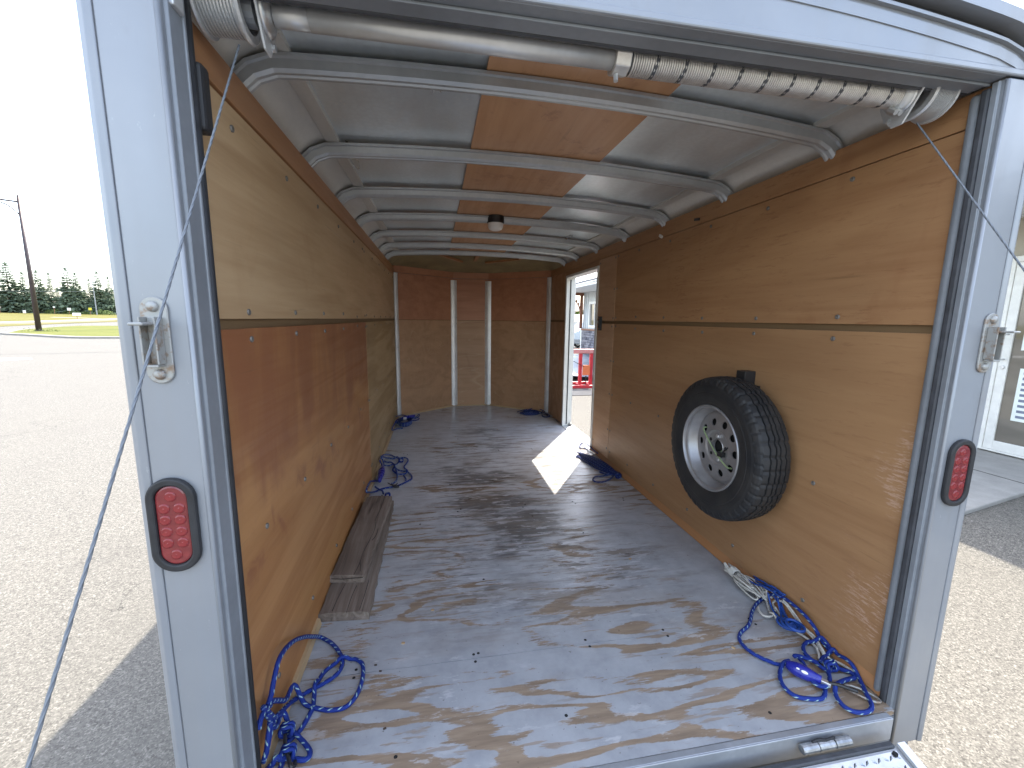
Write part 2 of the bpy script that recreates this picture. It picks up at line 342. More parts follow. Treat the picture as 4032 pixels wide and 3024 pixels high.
def leaf_mat(name, a, b, sc=.9):
    t = NT(name); n1 = t.noise(t.co(), sc, 4, .6); inf = t.n('ShaderNodeObjectInfo').outputs['Random']
    c = t.ramp(n1, [(.3, a), (.7, b)]); c = t.mix(t.math('MULTIPLY', inf, .45), c, tuple(x * .6 for x in a))
    t.set(color=c, rough=.75, spec=.2); return t.m
M['spruce'] = leaf_mat('spruce_needles', (.085, .125, .088), (.165, .205, .125))
M['leaf'] = leaf_mat('bright_leaves', (.10, .15, .04), (.17, .21, .07)); M['bark'] = plain('bark', (.07, .05, .04), .9)
M['pole'] = plain('dark_brown_pole', (.055, .040, .042), .5, .2, .15, 3)
M['siding'] = plain('pale_grey_siding', (.50, .53, .54), .5, .1, .06, 3); M['beige'] = plain('beige_panel', (.42, .385, .31), .6, 0, .08, 3)
M['white_trim'] = plain('white_trim', (.74, .74, .72), .45, 0, .06, 5); M['timber'] = wood('red_brown_timber', (.17, .065, .035), (.28, .12, .065), 'z', 40, 3, .4)
M['roof_metal'] = plain('dark_blue_metal_roof', (.045, .05, .10), .4, .3, .15, 2); M['tan_wall'] = plain('tan_wall', (.36, .30, .25), .8)
M['stone'] = (lambda t: (t.set(color=t.mix(t.n('ShaderNodeObjectInfo').outputs['Random'], (.10, .10, .125), (.26, .25, .27)), rough=.85), t.m)[1])(NT('blue_grey_stone'))
M['mortar'] = plain('mortar', (.09, .09, .095), .9)
def glass_mat(name, c):
    t = NT(name); n = t.noise(t.co((1, 1, 3)), 1.2, 2); t.set(color=t.ramp(n, [(.4, c), (.6, tuple(x * 1.3 for x in c))]), rough=.03, spec=.8, coat=.3); return t.m
M['glass'] = glass_mat('dark_reflecting_glass', (.13, .115, .092)); M['car_glass'] = glass_mat('car_glass', (.05, .065, .08))
M['white_frame'] = plain('white_door_frame', (.70, .69, .64), .35, .1, .08, 10)
M['car_paint'] = plain('silver_blue_car_paint', (.36, .42, .49), .25, .5, .06, 3)
M['red_paint'] = plain('red_painted_steel', (.50, .03, .04), .35, 0, .15, 9); M['sunlit_red'] = plain('sunlit_pink_rail', (.55, .22, .20), .45, 0, .2, 9)
M['orange'] = plain('orange_panel', (.66, .17, .06), .5); M['tarp'] = plain('blue_grey_tarpaulin', (.17, .20, .24), .45, 0, .25, 3)
M['yellow'] = plain('yellow_sign_face', (.62, .55, .04), .5)

# ------------------------------------------------------------------ mesh helpers
class B:
    def __init__(s): s.v = []; s.f = []; s.uv = {}
    def add(s, vs, fs):
        o = len(s.v); s.v += [tuple(p) for p in vs]; s.f += [tuple(i + o for i in f) for f in fs]; return s
    def box(s, a, b):
        (x0, y0, z0), (x1, y1, z1) = a, b
        x0, x1 = min(x0, x1), max(x0, x1); y0, y1 = min(y0, y1), max(y0, y1); z0, z1 = min(z0, z1), max(z0, z1)
        return s.add([(x0,y0,z0),(x1,y0,z0),(x1,y1,z0),(x0,y1,z0),(x0,y0,z1),(x1,y0,z1),(x1,y1,z1),(x0,y1,z1)],
                     [(0,3,2,1),(4,5,6,7),(0,1,5,4),(1,2,6,5),(2,3,7,6),(3,0,4,7)])
    def obox(s, c, size, rot=None):
        rot = rot or Matrix.Identity(3); c = Vector(c); h = [k / 2 for k in size]
        vs = [c + rot @ Vector((sx * h[0], sy * h[1], sz * h[2])) for sz in (-1, 1) for sx, sy in ((-1,-1),(1,-1),(1,1),(-1,1))]
        return s.add(vs, [(0,3,2,1),(4,5,6,7),(0,1,5,4),(1,2,6,5),(2,3,7,6),(3,0,4,7)])
    def prism(s, poly, fn, a, b):
        """polygon (p,q) list, fn(p,q,t) -> xyz at both ends t=a,b"""
        n = len(poly); vs = [fn(p, q, a) for p, q in poly] + [fn(p, q, b) for p, q in poly]
        fs = [(i, (i + 1) % n, n + (i + 1) % n, n + i) for i in range(n)] + [tuple(range(n))[::-1], tuple(range(n, 2 * n))]
        return s.add(vs, fs)
    def bar(s, a, b, w, h=None):
        a, b = Vector(a), Vector(b); d = (b - a); L = d.length; d.normalize()
        u = d.cross(Vector((0, 0, 1)))
        if u.length < 1e-3: u = Vector((1, 0, 0))
        u.normalize(); v = u.cross(d)
        return s.obox((a + b) / 2, (L, w, h or w), Matrix((d, u, v)).transposed())
    def tube(s, pts, r, n=8, closed=False, caps=True):
        pts = [Vector(p) for p in pts]; N = len(pts); base = len(s.v); up = None; rings = []; L = 0.0
        rad = r if callable(r) else (lambda i: r)
        for i, p in enumerate(pts):
            if closed: t = pts[(i + 1) % N] - pts[i - 1]
            else: t = pts[min(i + 1, N - 1)] - pts[max(i - 1, 0)]
            if t.length < 1e-9: t = Vector((0, 0, 1))
            t.normalize()
            if up is None:
                up = Vector((0, 0, 1)) if abs(t.z) < .9 else Vector((1, 0, 0))
            up = up - t * up.dot(t)
            if up.length < 1e-6: up = t.orthogonal()
            up.normalize(); w = t.cross(up)
            if i: L += (p - pts[i - 1]).length
            for k in range(n):
                a = 2 * math.pi * k / n
                s.v.append(tuple(p + (up * math.cos(a) + w * math.sin(a)) * rad(i)))
            rings.append(L)
        segs = N if closed else N - 1
        for i in range(segs):
            j = (i + 1) % N
            for k in range(n):
                k2 = (k + 1) % n
                fi = len(s.f); s.f.append((base + i * n + k, base + i * n + k2, base + j * n + k2, base + j * n + k))
                l1 = rings[j] if j > i else rings[i] + .01
                s.uv[fi] = ((rings[i], k / n), (rings[i], (k + 1) / n), (l1, (k + 1) / n), (l1, k / n))
        if caps and not closed:
            s.f.append(tuple(base + k for k in range(n))[::-1]); s.f.append(tuple(base + (N - 1) * n + k for k in range(n)))
        return s
    def cyl(s, a, b, r, n=16, r2=None): return s.tube([a, b], (lambda i: (r, r2 if r2 is not None else r)[i]), n)
    def lathe(s, prof, fn, n=32, cap=False):
        """profile (h, r); fn(h, r, angle) -> xyz"""
        base = len(s.v); m = len(prof)
        for i in range(n):
            for h, r in prof: s.v.append(tuple(fn(h, r, 2 * math.pi * i / n)))
        for i in range(n):
            j = (i + 1) % n
            for k in range(m - 1): s.f.append((base + i * m + k, base + j * m + k, base + j * m + k + 1, base + i * m + k + 1))
        if cap:
            s.f.append(tuple(base + i * m for i in range(n))[::-1]); s.f.append(tuple(base + i * m + m - 1 for i in range(n)))
        return s
    def grid(s, nu, nv, fn):
        base = len(s.v)
        for i in range(nu + 1):
            for j in range(nv + 1): s.v.append(tuple(fn(i / nu, j / nv)))
        w = nv + 1
        for i in range(nu):
            for j in range(nv): s.f.append((base + i * w + j, base + (i + 1) * w + j, base + (i + 1) * w + j + 1, base + i * w + j + 1))
        return s
    def mesh(s, name):
        me = bpy.data.meshes.new(name); me.from_pydata(s.v, [], s.f)
        if s.uv:
            l = me.uv_layers.new(name='UVMap')
            for p in me.polygons:
                u = s.uv.get(p.index)
                if u:
                    for k, li in enumerate(p.loop_indices): l.data[li].uv = u[k]
        bm = bmesh.new(); bm.from_mesh(me); bmesh.ops.recalc_face_normals(bm, faces=bm.faces[:]); bm.to_mesh(me); bm.free()
        return me
    def build(s, name, mat, parent=None, smooth=False, bevel=0.0, loc=None, seg=2, solid=0.0):
        o = bpy.data.objects.new(name, s.mesh(name)); col.objects.link(o)
        o.data.materials.append(M[mat] if isinstance(mat, str) else mat)
        if smooth:
            for p in o.data.polygons: p.use_smooth = True
        if solid:
            m = o.modifiers.new('thickness', 'SOLIDIFY'); m.thickness = solid; m.offset = 0
        if bevel:
            m = o.modifiers.new('bevel', 'BEVEL'); m.width = bevel; m.segments = seg; m.limit_method = 'ANGLE'; m.angle_limit = R(40)
        if parent is not None:
            o.parent = parent
            if parent.type == 'EMPTY' and parent.get('world_parts'): o.location = -parent.location
        if loc is not None: o.location = loc
        return o

def tag(o, label=None, cat=None, group=None, kind=None):
    if label: o['label'] = label
    if cat: o['category'] = cat
    if group: o['group'] = group
    if kind: o['kind'] = kind
    return o
def thing(name, label, cat, loc=(0, 0, 0), group=None, rotz=0.0, world=False):
    o = bpy.data.objects.new(name, None); col.objects.link(o); o.location = loc; o.rotation_euler.z = rotz
    o.empty_display_size = .2
    if world: o['world_parts'] = True
    return tag(o, label, cat, group)
def dup(o, loc=None, rotz=None, scale=None, label=None, parent=None):
    c = o.copy(); col.objects.link(c); c.parent = parent
    if loc is not None: c.location = loc
    if rotz is not None: c.rotation_euler.z = rotz
    if scale is not None: c.scale = scale if hasattr(scale, '__len__') else (scale,) * 3
    if label: c['label'] = label
    for ch in list(o.children): dup(ch, parent=c)
    return c
def put(src, parent, loc, rot=None):
    c = src.copy(); col.objects.link(c); c.parent = parent; c.location = loc
    if rot: c.rotation_euler = rot
    return c
def spline(pts, sub=6, closed=False):
    P = [Vector(p) for p in pts]; n = len(P); out = []
    for i in range(n - (0 if closed else 1)):
        if closed: a, b, c, d = P[i - 1], P[i], P[(i + 1) % n], P[(i + 2) % n]
        else: a, b, c, d = P[max(i - 1, 0)], P[i], P[i + 1], P[min(i + 2, n - 1)]
        for k in range(sub):
            t = k / sub
            out.append(.5 * ((2 * b) + (c - a) * t + (2 * a - 5 * b + 4 * c - d) * t * t + (3 * b - a - 3 * c + d) * t ** 3))
    if not closed: out.append(P[-1])
    return out
def rounded(w, h, r, n=6):
    """rounded rectangle outline, centre 0"""
    o = []
    for cx, cy_, a0 in ((w/2-r, h/2-r, 0), (-w/2+r, h/2-r, 90), (-w/2+r, -h/2+r, 180), (w/2-r, -h/2+r, 270)):
        for k in range(n + 1):
            a = R(a0 + 90 * k / n); o.append((cx + r * math.cos(a), cy_ + r * math.sin(a)))
    return o

# ================================================================== GROUND
def gh(r): return GZ + 1.75 * min(max((r - 75) / 115, 0), 1)
def polar(radii, n=96, dz=0.0, a0=0.0, a1=360.0, rin=None):
    b = B()
    def fn(u, v):
        a = R(a0 + (a1 - a0) * u); k = v * (len(radii) - 1); i = min(int(k), len(radii) - 2); r = radii[i] + (radii[i + 1] - radii[i]) * (k - i)
        if rin: r = r + (rin(math.degrees(a)) - radii[0]) * max(0, 1 - (r - radii[0]) / 90)
        return (-r * math.sin(a), r * math.cos(a), gh(r) + dz)
    b.grid(n, len(radii) - 1, fn); return b
tag(polar([0.001, 2, 5, 10, 20, 40, 60, 75, 85, 95, 110, 130, 150, 190, 260, 400, 800, 1600, 3000], 96).build('ground', 'ground'), kind='structure')
def field_in(deg):
    d = min(deg, 360 - deg) if deg > 180 else deg
    return max(78, min(112, 84 + (40 - deg) * 2.9)) if deg < 180 else 78
tag(polar([84, 90, 96, 104, 112, 122, 135, 150, 170, 190, 230, 300, 450, 900, 3000], 144, .03, rin=field_in).build('field', 'field'), kind='structure')
def strip(name, mat, a, b, z, kind='structure'):
    bb = B(); n = len(a)
    vs = []
    for p in list(a) + list(b):
        vs.append((p[0], p[1], gh(math.hypot(p[0], p[1])) + z))
    bb.add(vs, [(i, i + 1, n + i + 1, n + i) for i in range(n - 1)])
    return tag(bb.build(name, mat), kind=kind)
def resample(pts, n=24):
    sp = spline(pts, 8); return [tuple(sp[int(i * (len(sp) - 1) / n)]) for i in range(n + 1)]
strip('footpath', 'path', resample([(-62, 60, 0), (-62.0, 71.8, 0), (-63.3, 84, 0), (-65.5, 99.2, 0), (-66, 120, 0)]), resample([(-66, 63, 0), (-65.6, 75.5, 0), (-67.2, 88, 0), (-69.6, 104, 0), (-71, 124, 0)]), .06)
strip('footpath', 'path', resample([(-66.4, 97, 0), (-69.5, 100.2, 0), (-74.3, 103.4, 0), (-82, 106, 0)], 12), resample([(-67.4, 101, 0), (-70.2, 102.0, 0), (-75, 105.6, 0), (-83, 108.4, 0)], 12), .065)
strip('dirt_verge', 'dirt', resample([(-57.5, 66.0, 0), (-58.0, 74.5, 0), (-58.7, 84, 0), (-60, 92, 0)]), resample([(-61.5, 71.2, 0), (-62.0, 77, 0), (-63.0, 84, 0), (-64.8, 96, 0)]), .045)
# grass island with its kerb
isl = spline([(-38.0, 44.4, 0), (-36.4, 42.0, 0), (-32.7, 39.6, 0), (-26.9, 35.9, 0), (-24.2, 35.7, 0), (-14, 36.5, 0), (-8, 42, 0), (-12, 56, 0), (-30, 84, 0), (-48, 80, 0), (-51.5, 76, 0), (-47.9, 63, 0), (-42.3, 51, 0)], 6, True)
b = B(); n = len(isl)
b.add([(p.x, p.y, GZ + .14) for p in isl], [tuple(range(n))]); tag(b.build('grass_island', 'grass'), kind='structure')
b = B(); cen = Vector((-30, 58, 0))
ring = []
for i, p in enumerate(isl):
    t = (isl[(i + 1) % n] - isl[i - 1]).normalized(); nrm = Vector((t.y, -t.x, 0)) * -1
    ring.append((p, p - nrm * .45))
vs = []
for p, q in ring: vs += [(p.x, p.y, GZ + .15), (q.x, q.y, GZ + .13), (q.x, q.y, GZ - .05)]
b.add(vs, [f for i in range(n) for j in [(i + 1) % n] for f in ((3*i, 3*j, 3*j+1, 3*i+1), (3*i+1, 3*j+1, 3*j+2, 3*i+2))])
tag(b.build('kerb', 'kerb'), kind='structure')
# paint mark and tar seam on the lot
b = B(); b.add([(-22, 16.6, GZ+.004), (-16.85, 18.15, GZ+.004), (-16.42, 18.95, GZ+.004), (-16.9, 19.35, GZ+.004), (-22.4, 17.9, GZ+.004)], [(0,1,2,3,4)])
tag(b.build('road_marking', 'paint_white'), kind='structure')
sp = spline([(-28, 17.5, 0), (-19.3, 21.08, 0), (-17.6, 21.6, 0), (-15.7, 22.3, 0), (-10, 23.6, 0), (0, 27, 0)], 6)
b = B(); vs = []
for i, p in enumerate(sp):
    w = .05 + .02 * math.sin(i * 1.7); vs += [(p.x, p.y - w, GZ + .004), (p.x, p.y + w, GZ + .004)]
b.add(vs, [(2*i, 2*i+2, 2*i+3, 2*i+1) for i in range(len(sp) - 1)]); tag(b.build('tar_seam', 'tar'), kind='structure')
# concrete pad in front of the shop door
b = B(); pad = [(3.55, 1.70), (4.39, 1.90), (5.44, 2.13), (5.6, 1.7), (7.2, 1.9), (7.2, 5.2), (3.3, 5.2)]
pad = [(4.0, 1.82), (4.39, 1.90), (5.44, 2.13), (7.3, 2.55), (7.3, 6.3), (4.0, 5.5)]
b.prism(pad, lambda p, q, t: (p, q, t), GZ - .1, -.452); 
pd_ = tag(b.build('concrete_pad', 'concrete', bevel=.012), kind='structure')
b = B(); b.box((5.76, 2.0, -.4515), (5.772, 5.95, -.4495)); b.build('joint', 'crack', pd_)
def apron(u, v):
    x = 3.70 + 3.6 * u; y = -2.5 + (4.42 + .217 * (x - 3.7)) * v - .0; sm = lambda a: (lambda q: q * q * (3 - 2 * q))(min(max(a, 0), 1))
    return (x, y, GZ - .003 + .095 * sm((y + 1.6) / 3.2) * sm((x - 3.72) / .5))
tag(B().grid(14, 14, apron).build('asphalt_apron', 'ground', smooth=True), kind='structure')
tag(B().box((1.6, 8.62, GZ - .1), (6.2, 9.42, GZ + .012)).build('shade_strip', 'shade_grey'), kind='structure')  # band of shade before the rack, drawn as a dark slab

# ================================================================== TRAILER
T = thing('cargo_trailer', 'silver enclosed cargo trailer with plywood lined inside seen through its open rear', 'trailer', (0, 1.6, GZ), world=True)
W = .98; HX = 1.09            # inner ply face, outer half width
zL, zR = (1.757, 1.840), (1.782, 1.872)
NY = 4.40; NX = .245; NF = 4.99   # nose corner, nose flat
def arc(x, c=1.985, k=.042): return c - k * x * x
# floor
fl = B(); fl.box((-1.04, .0, -.16), (1.04, 4.35, -.022)); fl.prism([(-1.03, 4.35), (1.03, 4.35), (.27, 5.02), (-.27, 5.02)], lambda p, q, t: (p, q, t), -.16, -.022)
floor = fl.build('floor', 'frame_grey', T)
ys = [0.0, .434, 1.653, 2.872, 4.091]
for i in range(4):
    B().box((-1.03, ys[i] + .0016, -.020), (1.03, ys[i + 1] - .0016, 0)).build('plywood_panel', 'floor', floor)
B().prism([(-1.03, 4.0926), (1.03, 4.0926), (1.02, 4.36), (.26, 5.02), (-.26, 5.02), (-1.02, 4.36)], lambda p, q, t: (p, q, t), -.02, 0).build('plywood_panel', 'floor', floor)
sc = B().lathe([(.0, .0005), (.0016, .0042), (.0004, .0055)], lambda h, r, a: (r * math.cos(a), r * math.sin(a), h), 10)
floor_screw = sc.build('floor_screw', 'dark', floor, loc=(-.35, .455, .0004))
for y in (.418, .452, 1.637, 1.67, 2.86, 2.885):
    for x in (-.78, -.35, .07, .42, .80):
        put(floor_screw, floor, (x + random.uniform(-.02, .02), y, .0004))
for x, y in ((-.1, .16), (.55, .06), (-.62, .12), (-.28, .9), (.35, 1.25), (-.4, 2.1), (.4, 2.3)): put(floor_screw, floor, (x, y, .0004))

# side walls: outer skin > ply panels, trim, screws
screw_bm = lambda s: B().lathe([(-.001, .0085), (.0035, .0085), (.005, .006), (.0036, .0028), (.0030, .0)], lambda h, r, a: (-s * h, r * math.cos(a), r * math.sin(a)), 12)
def panel(y0, y1, z0, z1, s, mat, parent, name='plywood_panel', x0=W, th=.011, g=.0024):
    return B().box((s * x0, y0 + g, z0), (s * (x0 + th), y1 - g, z1)).build(name, mat, parent, bevel=.0012, seg=1)
ZS0, ZS1 = 1.207, 1.232
# left
lw = B().box((-1.072, .02, -.17), (-1.064, NY + .03, 1.93)).build('side_wall', 'silver', T)
panel(.02, 2.212, .008, ZS0, -1, 'ply_lower_left', lw); panel(2.212, NY, .008, ZS0, -1, 'ply_fwd_left', lw)
panel(.02, 2.212, ZS1, zL[0] - .004, -1, 'ply_upper_left', lw); panel(2.212, NY, ZS1, zL[0] - .004, -1, 'ply_upper_left', lw)
panel(.02, NY, zL[0], zL[1], -1, 'trim_wood', lw, 'trim_board', W - .006, .02)
panel(.02, NY, ZS0 - .02, ZS1 + .02, -1, 'seam_wood', lw, 'seam_strip', W + .0125, .008)
B().prism([(-W + .0, .004), (-W + .017, .004), (-W + .012, .030), (-W + .0, .032)], lambda p, q, t: (p, t, q), .03, .705).build('base_strip', 'trim_pale', lw)
B().prism([(-W + .0, .004), (-W + .017, .004), (-W + .012, .030), (-W + .0, .032)], lambda p, q, t: (p, t, q), 1.815, NY - .02).build('base_strip', 'trim_pale', lw)
ls = screw_bm(-1).build('screw', 'screw', lw, smooth=True, loc=(-W, .301, 1.25))
for y in (.301, .677, 1.066, 1.47, 1.87, 2.19, 2.25, 2.65, 3.05, 3.45, 3.85, 4.25):
    for z in (1.25, 1.18, 1.705, .64, .15):
        if (y, z) != (.301, 1.25): put(ls, lw, (-W, y + random.uniform(-.012, .012), z + random.uniform(-.008, .008)), (random.random() * 3, 0, 0))
# right, with the side door opening
DY0, DY1, DZ = 2.775, 3.70, 1.705
rwb = B().box((1.064, .02, -.17), (1.072, DY0 - .03, 1.93)).box((1.064, DY1 + .03, -.17), (1.072, NY + .03, 1.93)).box((1.064, DY0 - .03, DZ + .03), (1.072, DY1 + .03, 1.93)).box((1.064, DY0 - .03, -.17), (1.072, DY1 + .03, -.03))
rw = rwb.build('side_wall', 'silver', T)
zt = zR[0] - .003
panel(.02, 2.385, .008, ZS0 + .006, 1, 'ply_right_low', rw); panel(.02, 2.385, ZS1 + .006, zt, 1, 'ply_right_up', rw)
panel(2.390, DY0, .008, ZS0 + .006, 1, 'ply_right_fwd', rw); panel(2.390, DY0, ZS1 + .006, zt, 1, 'ply_right_fwd', rw)
panel(DY0, DY1, DZ + .012, zt, 1, 'ply_right_up', rw)
panel(DY1, NY, .008, ZS0 + .006, 1, 'ply_nose_low', rw); panel(DY1, NY, ZS1 + .006, zt, 1, 'ply_nose_low', rw)
panel(.02, NY, zR[0], zR[1], 1, 'ply_right_up', rw, 'trim_board', W - .002, .014)
panel(.02, DY0, ZS0 - .014, ZS1 + .026, 1, 'seam_wood', rw, 'seam_strip', W + .0125, .008)
panel(DY1, NY, ZS0 - .014, ZS1 + .026, 1, 'seam_wood', rw, 'seam_strip', W + .0125, .008)
B().prism([(W, .004), (W - .022, .004), (W, .040)], lambda p, q, t: (p, t, q), .03, DY0 - .01).build('base_strip', 'trim_wood', rw)
rs = screw_bm(1).build('screw', 'screw', rw, smooth=True, loc=(W, .394, 1.264))
for y in (.394, .792, 1.197, 1.60, 2.0, 2.35, 2.42, 2.74):
    for z in (1.264, 1.186, 1.75, .608, .12):
        if (y, z) != (.394, 1.264): put(rs, rw, (W, y + random.uniform(-.012, .012), z + random.uniform(-.008, .008)), (random.random() * 3, 0, 0))
for z in (.3, .9, 1.5): put(rs, rw, (W, 2.36, z)); put(rs, rw, (W, 2.41, z))
# little torn scraps left under the trim on the right wall
B().obox((W - .004, 1.32, 1.812), (.004, .05, .014), Matrix.Rotation(.15, 3, 'X')).build('plastic_scrap', 'black_plastic', rw)
B().obox((W - .008, 1.70, 1.79), (.01, .035, .016), Matrix.Rotation(.5, 3, 'X')).build('tape_scrap', 'white_plastic', rw)
# nose walls
def nose_wall(a, b, cc, mats, ztop):
    """ply between plan points a and b (inner face), outer skin behind"""
    a, b, cc = Vector((a[0], a[1], 0)), Vector((b[0], b[1], 0)), Vector((cc[0], cc[1], 0))
    t = (b - a).normalized(); n = Vector((-t.y, t.x, 0))
    if n.dot(a - cc) < 0: n = -n
    def slab(name, z0, z1, mat, par, o0, o1, ex=0.0):
        p = [a - t * ex + n * o0, b + t * ex + n * o0, b + t * ex + n * o1, a - t * ex + n * o1]
        return B().prism([(q.x, q.y) for q in p], lambda x, y, zz: (x, y, zz), z0, z1).build(name, mat, par)
    skin = slab('nose_wall', -.17, 1.93, 'silver', T, .085, .092, .04)
    slab('plywood_panel', .006, ZS0 + .006, mats[0], skin, 0, .011); slab('plywood_panel', ZS1 - .012, ztop - .004, mats[1], skin, 0, .011)
    slab('trim_board', ztop, 1.865, 'ply_nose_up', skin, -.004, .012)
    slab('seam_strip', ZS0 - .02, ZS1 + .02, 'seam_wood', skin, .0115, .018); slab('base_strip', .0, .02, 'trim_pale', skin, -.010, -.0005)
    return skin
CEN = (0, 3.5)
nose_wall((-W, NY), (-NX, NF), CEN, ('ply_nose_low', 'ply_nose_up'), 1.785); nose_wall((-NX, NF), (NX, NF), CEN, ('ply_nose_low', 'ply_nose_up'), 1.785); nose_wall((W, NY), (NX, NF), CEN, ('ply_nose_low', 'ply_nose_up'), 1.785)
# aluminium corner strips with a soft concave face
def corner_strip(x, y, ang, w, z1, cap=False):
    prof = []
    for k in range(9):
        u = (k / 8 - .5) * w; prof.append((u, -.011 - .014 * (1 - (2 * u / w) ** 2)))
    prof += [(w / 2, -.004), (-w / 2, -.004)]
    ca, sa = math.cos(ang), math.sin(ang)
    return B().prism(prof, lambda p, q, t: (x + p * ca - q * sa, y + p * sa + q * ca, t), .012, z1).build('corner_strip', 'strip', T, smooth=False)
for sx in (-1, 1):
    o = corner_strip(sx * (NX - .004), NF - .004, -sx * .32, .088, 1.757)
    corner_strip(sx * (W - .018), NY - .004, -sx * 1.05, .075, 1.775)
    for z in (.03, .55, 1.17, 1.25, 1.72):
        for k in (-1, 1):
            c = B().cyl((0, 0, 0), (0, -.004, 0), .0045, 8).build('rivet', 'frame_grey', o, loc=(sx * (NX - .004) + k * .036, NF - .022, z)) if (z == .03 and k == -1) else put(c, o, (sx * (NX - .004) + k * .036, NF - .022, z))
# black latch keeper beside the side door
B().box((W - .012, DY0 - .13, 1.15), (W - .001, DY0 - .065, 1.275)).box((W - .02, DY0 - .115, 1.17), (W - .012, DY0 - .085, 1.255)).build('latch_keeper', 'black_plastic', T, bevel=.004)
# side door frame, tread strip and the door folded back on the outside
fr = B().box((W - .012, DY0 - .012, .0), (1.074, DY0 + .010, DZ)).box((W - .012, DY1 - .010, .0), (1.074, DY1 + .028, DZ)).box((W - .012, DY0 - .012, DZ), (1.074, DY1 + .028, DZ + .026)).build('door_frame', 'white_frame', T, bevel=.002, seg=1)
B().box((W - .02, DY0 + .01, -.018), (1.10, DY1 - .01, .006)).build('door_sill', 'alu', T)
B().box((W - .010, DY0 + .01, .02), (W + .006, DY0 + .018, DZ - .02)).build('door_seal', 'rubber', T)
B().box((1.010, DY1 - .016, .02), (1.022, DY1 - .0105, DZ - .02)).build('door_seal', 'rubber', T)
for z in (.3, .86, 1.42): B().cyl((1.084, DY1 + .036, z), (1.084, DY1 + .036, z + .09), .008, 10).build('door_hinge', 'frame_grey', fr)
dr = B().obox((1.096, DY1 + .50, .84), (.022, .90, 1.72), Matrix.Rotation(R(-1.0), 3, 'Z')).build('side_door', 'white_frame', T, bevel=.004)
B().obox((1.117, DY1 + .84, .84), (.02, .10, .14)).build('door_handle', 'black_plastic', dr, bevel=.004)
B().cyl((1.06, DY1 - .03, .0), (1.06, DY1 - .03, .035), .018, 10).build('door_stop', 'rusty_zinc', T)

# ceiling: galvanised sheets between bows, plywood runner, cove and angle strips
RY = [.465, 1.055, 1.64, 2.21, 2.80, 3.36, 3.82]
def ry(i, x): return RY[i] + .045 * x / .98 * (1 if i < 6 else .4)
roof = B()
def rz(x):
    ax = abs(x)
    if ax < .90: return 2.05 - .065 * ax * ax
    t = (ax - .90) / (HX - .90); return 1.9973 - .105 * (1 - math.sqrt(max(0, 1 - t * t))) - .022 * t
xs = [-HX + 2 * HX * i / 40 for i in range(41)]
def nose_y(x):
    ax = abs(x); 
    if ax <= .29: return NF + .10
    return NF + .10 - (ax - .29) / (HX - .29) * (NF - NY + .05)
vs = []
for x in xs:
    e = nose_y(x)
    for t in (0, .2, .4, .6, .8, .92, 1.0):
        y = .0 + t * e
        drop = 0 if y < 3.9 else ((y - 3.9) / (e - 3.9)) ** 2.2 * .10
        vs.append((x, y, rz(x) - drop))
roof.add(vs, [(i * 7 + j, i * 7 + j + 1, (i + 1) * 7 + j + 1, (i + 1) * 7 + j) for i in range(40) for j in range(6)])
rf = roof.build('roof', 'silver', T, smooth=True, solid=.006)
edges = [0.02] + RY + [3.95]
for i in range(8):
    y0, y1 = edges[i], edges[i + 1]
    def cf(u, v, y0=y0, y1=y1):
        x = -.90 + 1.8 * u; sag = .010 * math.sin(math.pi * v) * math.sin(3.1 * (x + 1) + y0 * 5)
        return (x, y0 + (y1 - y0) * v + (.045 * x / .98), arc(x) + sag * .6)
    B().grid(18, 6, cf).build('roof_sheet', 'roof_sheet', rf, smooth=True)
    B().grid(8, 4, lambda u, v, y0=y0, y1=y1: (-.329 + .602 * u, y0 + (y1 - y0) * v, arc(-.329 + .602 * u) - .010)).build('ceiling_board', 'ply_ceiling', rf, solid=.006)
def cove(s):
    b = B(); pts = []
    for k in range(10):
        a = R(90 * k / 9); pts.append((1.035 - .155 * (1 - math.cos(a)) - 0, 1.800 + .150 * math.sin(a)))
    b.grid(9, 1, lambda u, v: (s * pts[round(u * 9)][0], .02 + v * 4.1, pts[round(u * 9)][1])); return b.build('cove', 'cove', rf, smooth=True)
for s in (-1, 1):
    cove(s)
    B().box((s * .862, .03, 1.938), (s * .912, 4.0, 1.944)).box((s * .862, .03, 1.944), (s * .866, 4.0, 1.968)).build('angle_strip', 'cove', rf, bevel=.001, seg=1)
# roof bows
def bow(i):
    path = []
    for x, z in ((-1.022, 1.70), (-1.022, 1.770), (-1.016, 1.808), (-.997, 1.846), (-.962, 1.880), (-.912, 1.901), (-.86, 1.906)): path.append((x, z + .008))
    for k in range(1, 24): x = -.86 + 1.72 * k / 24; path.append((x, 1.906 + .008 + .030 * (1 - (x / .86) ** 2)))
    path += [(-x, z) for x, z in path[:7]][::-1]
    prof = [(-.036, .024), (-.036, .015), (-.028, .012), (-.025, -.010), (-.017, -.018), (-.007, -.018), (-.003, -.013), (.003, -.013), (.007, -.018), (.017, -.018), (.025, -.010), (.028, .012), (.036, .015), (.036, .024)]
    b = B(); n = len(path); m = len(prof)
    for k, (x, z) in enumerate(path):
        a = path[max(k - 1, 0)]; c = path[min(k + 1, n - 1)]; t = Vector((c[0] - a[0], 0, c[1] - a[1])).normalized(); nn = Vector((-t.z, 0, t.x))
        for p, q in prof:
            b.v.append((x + nn.x * q, ry(i, x) + p, z + nn.z * q))
    for k in range(n - 1):
        for j in range(m - 1): b.f.append((k * m + j, (k + 1) * m + j, (k + 1) * m + j + 1, k * m + j + 1))
    return b.build('roof_bow', 'rib', T, smooth=False, bevel=.0)
for i in range(7): bow(i)
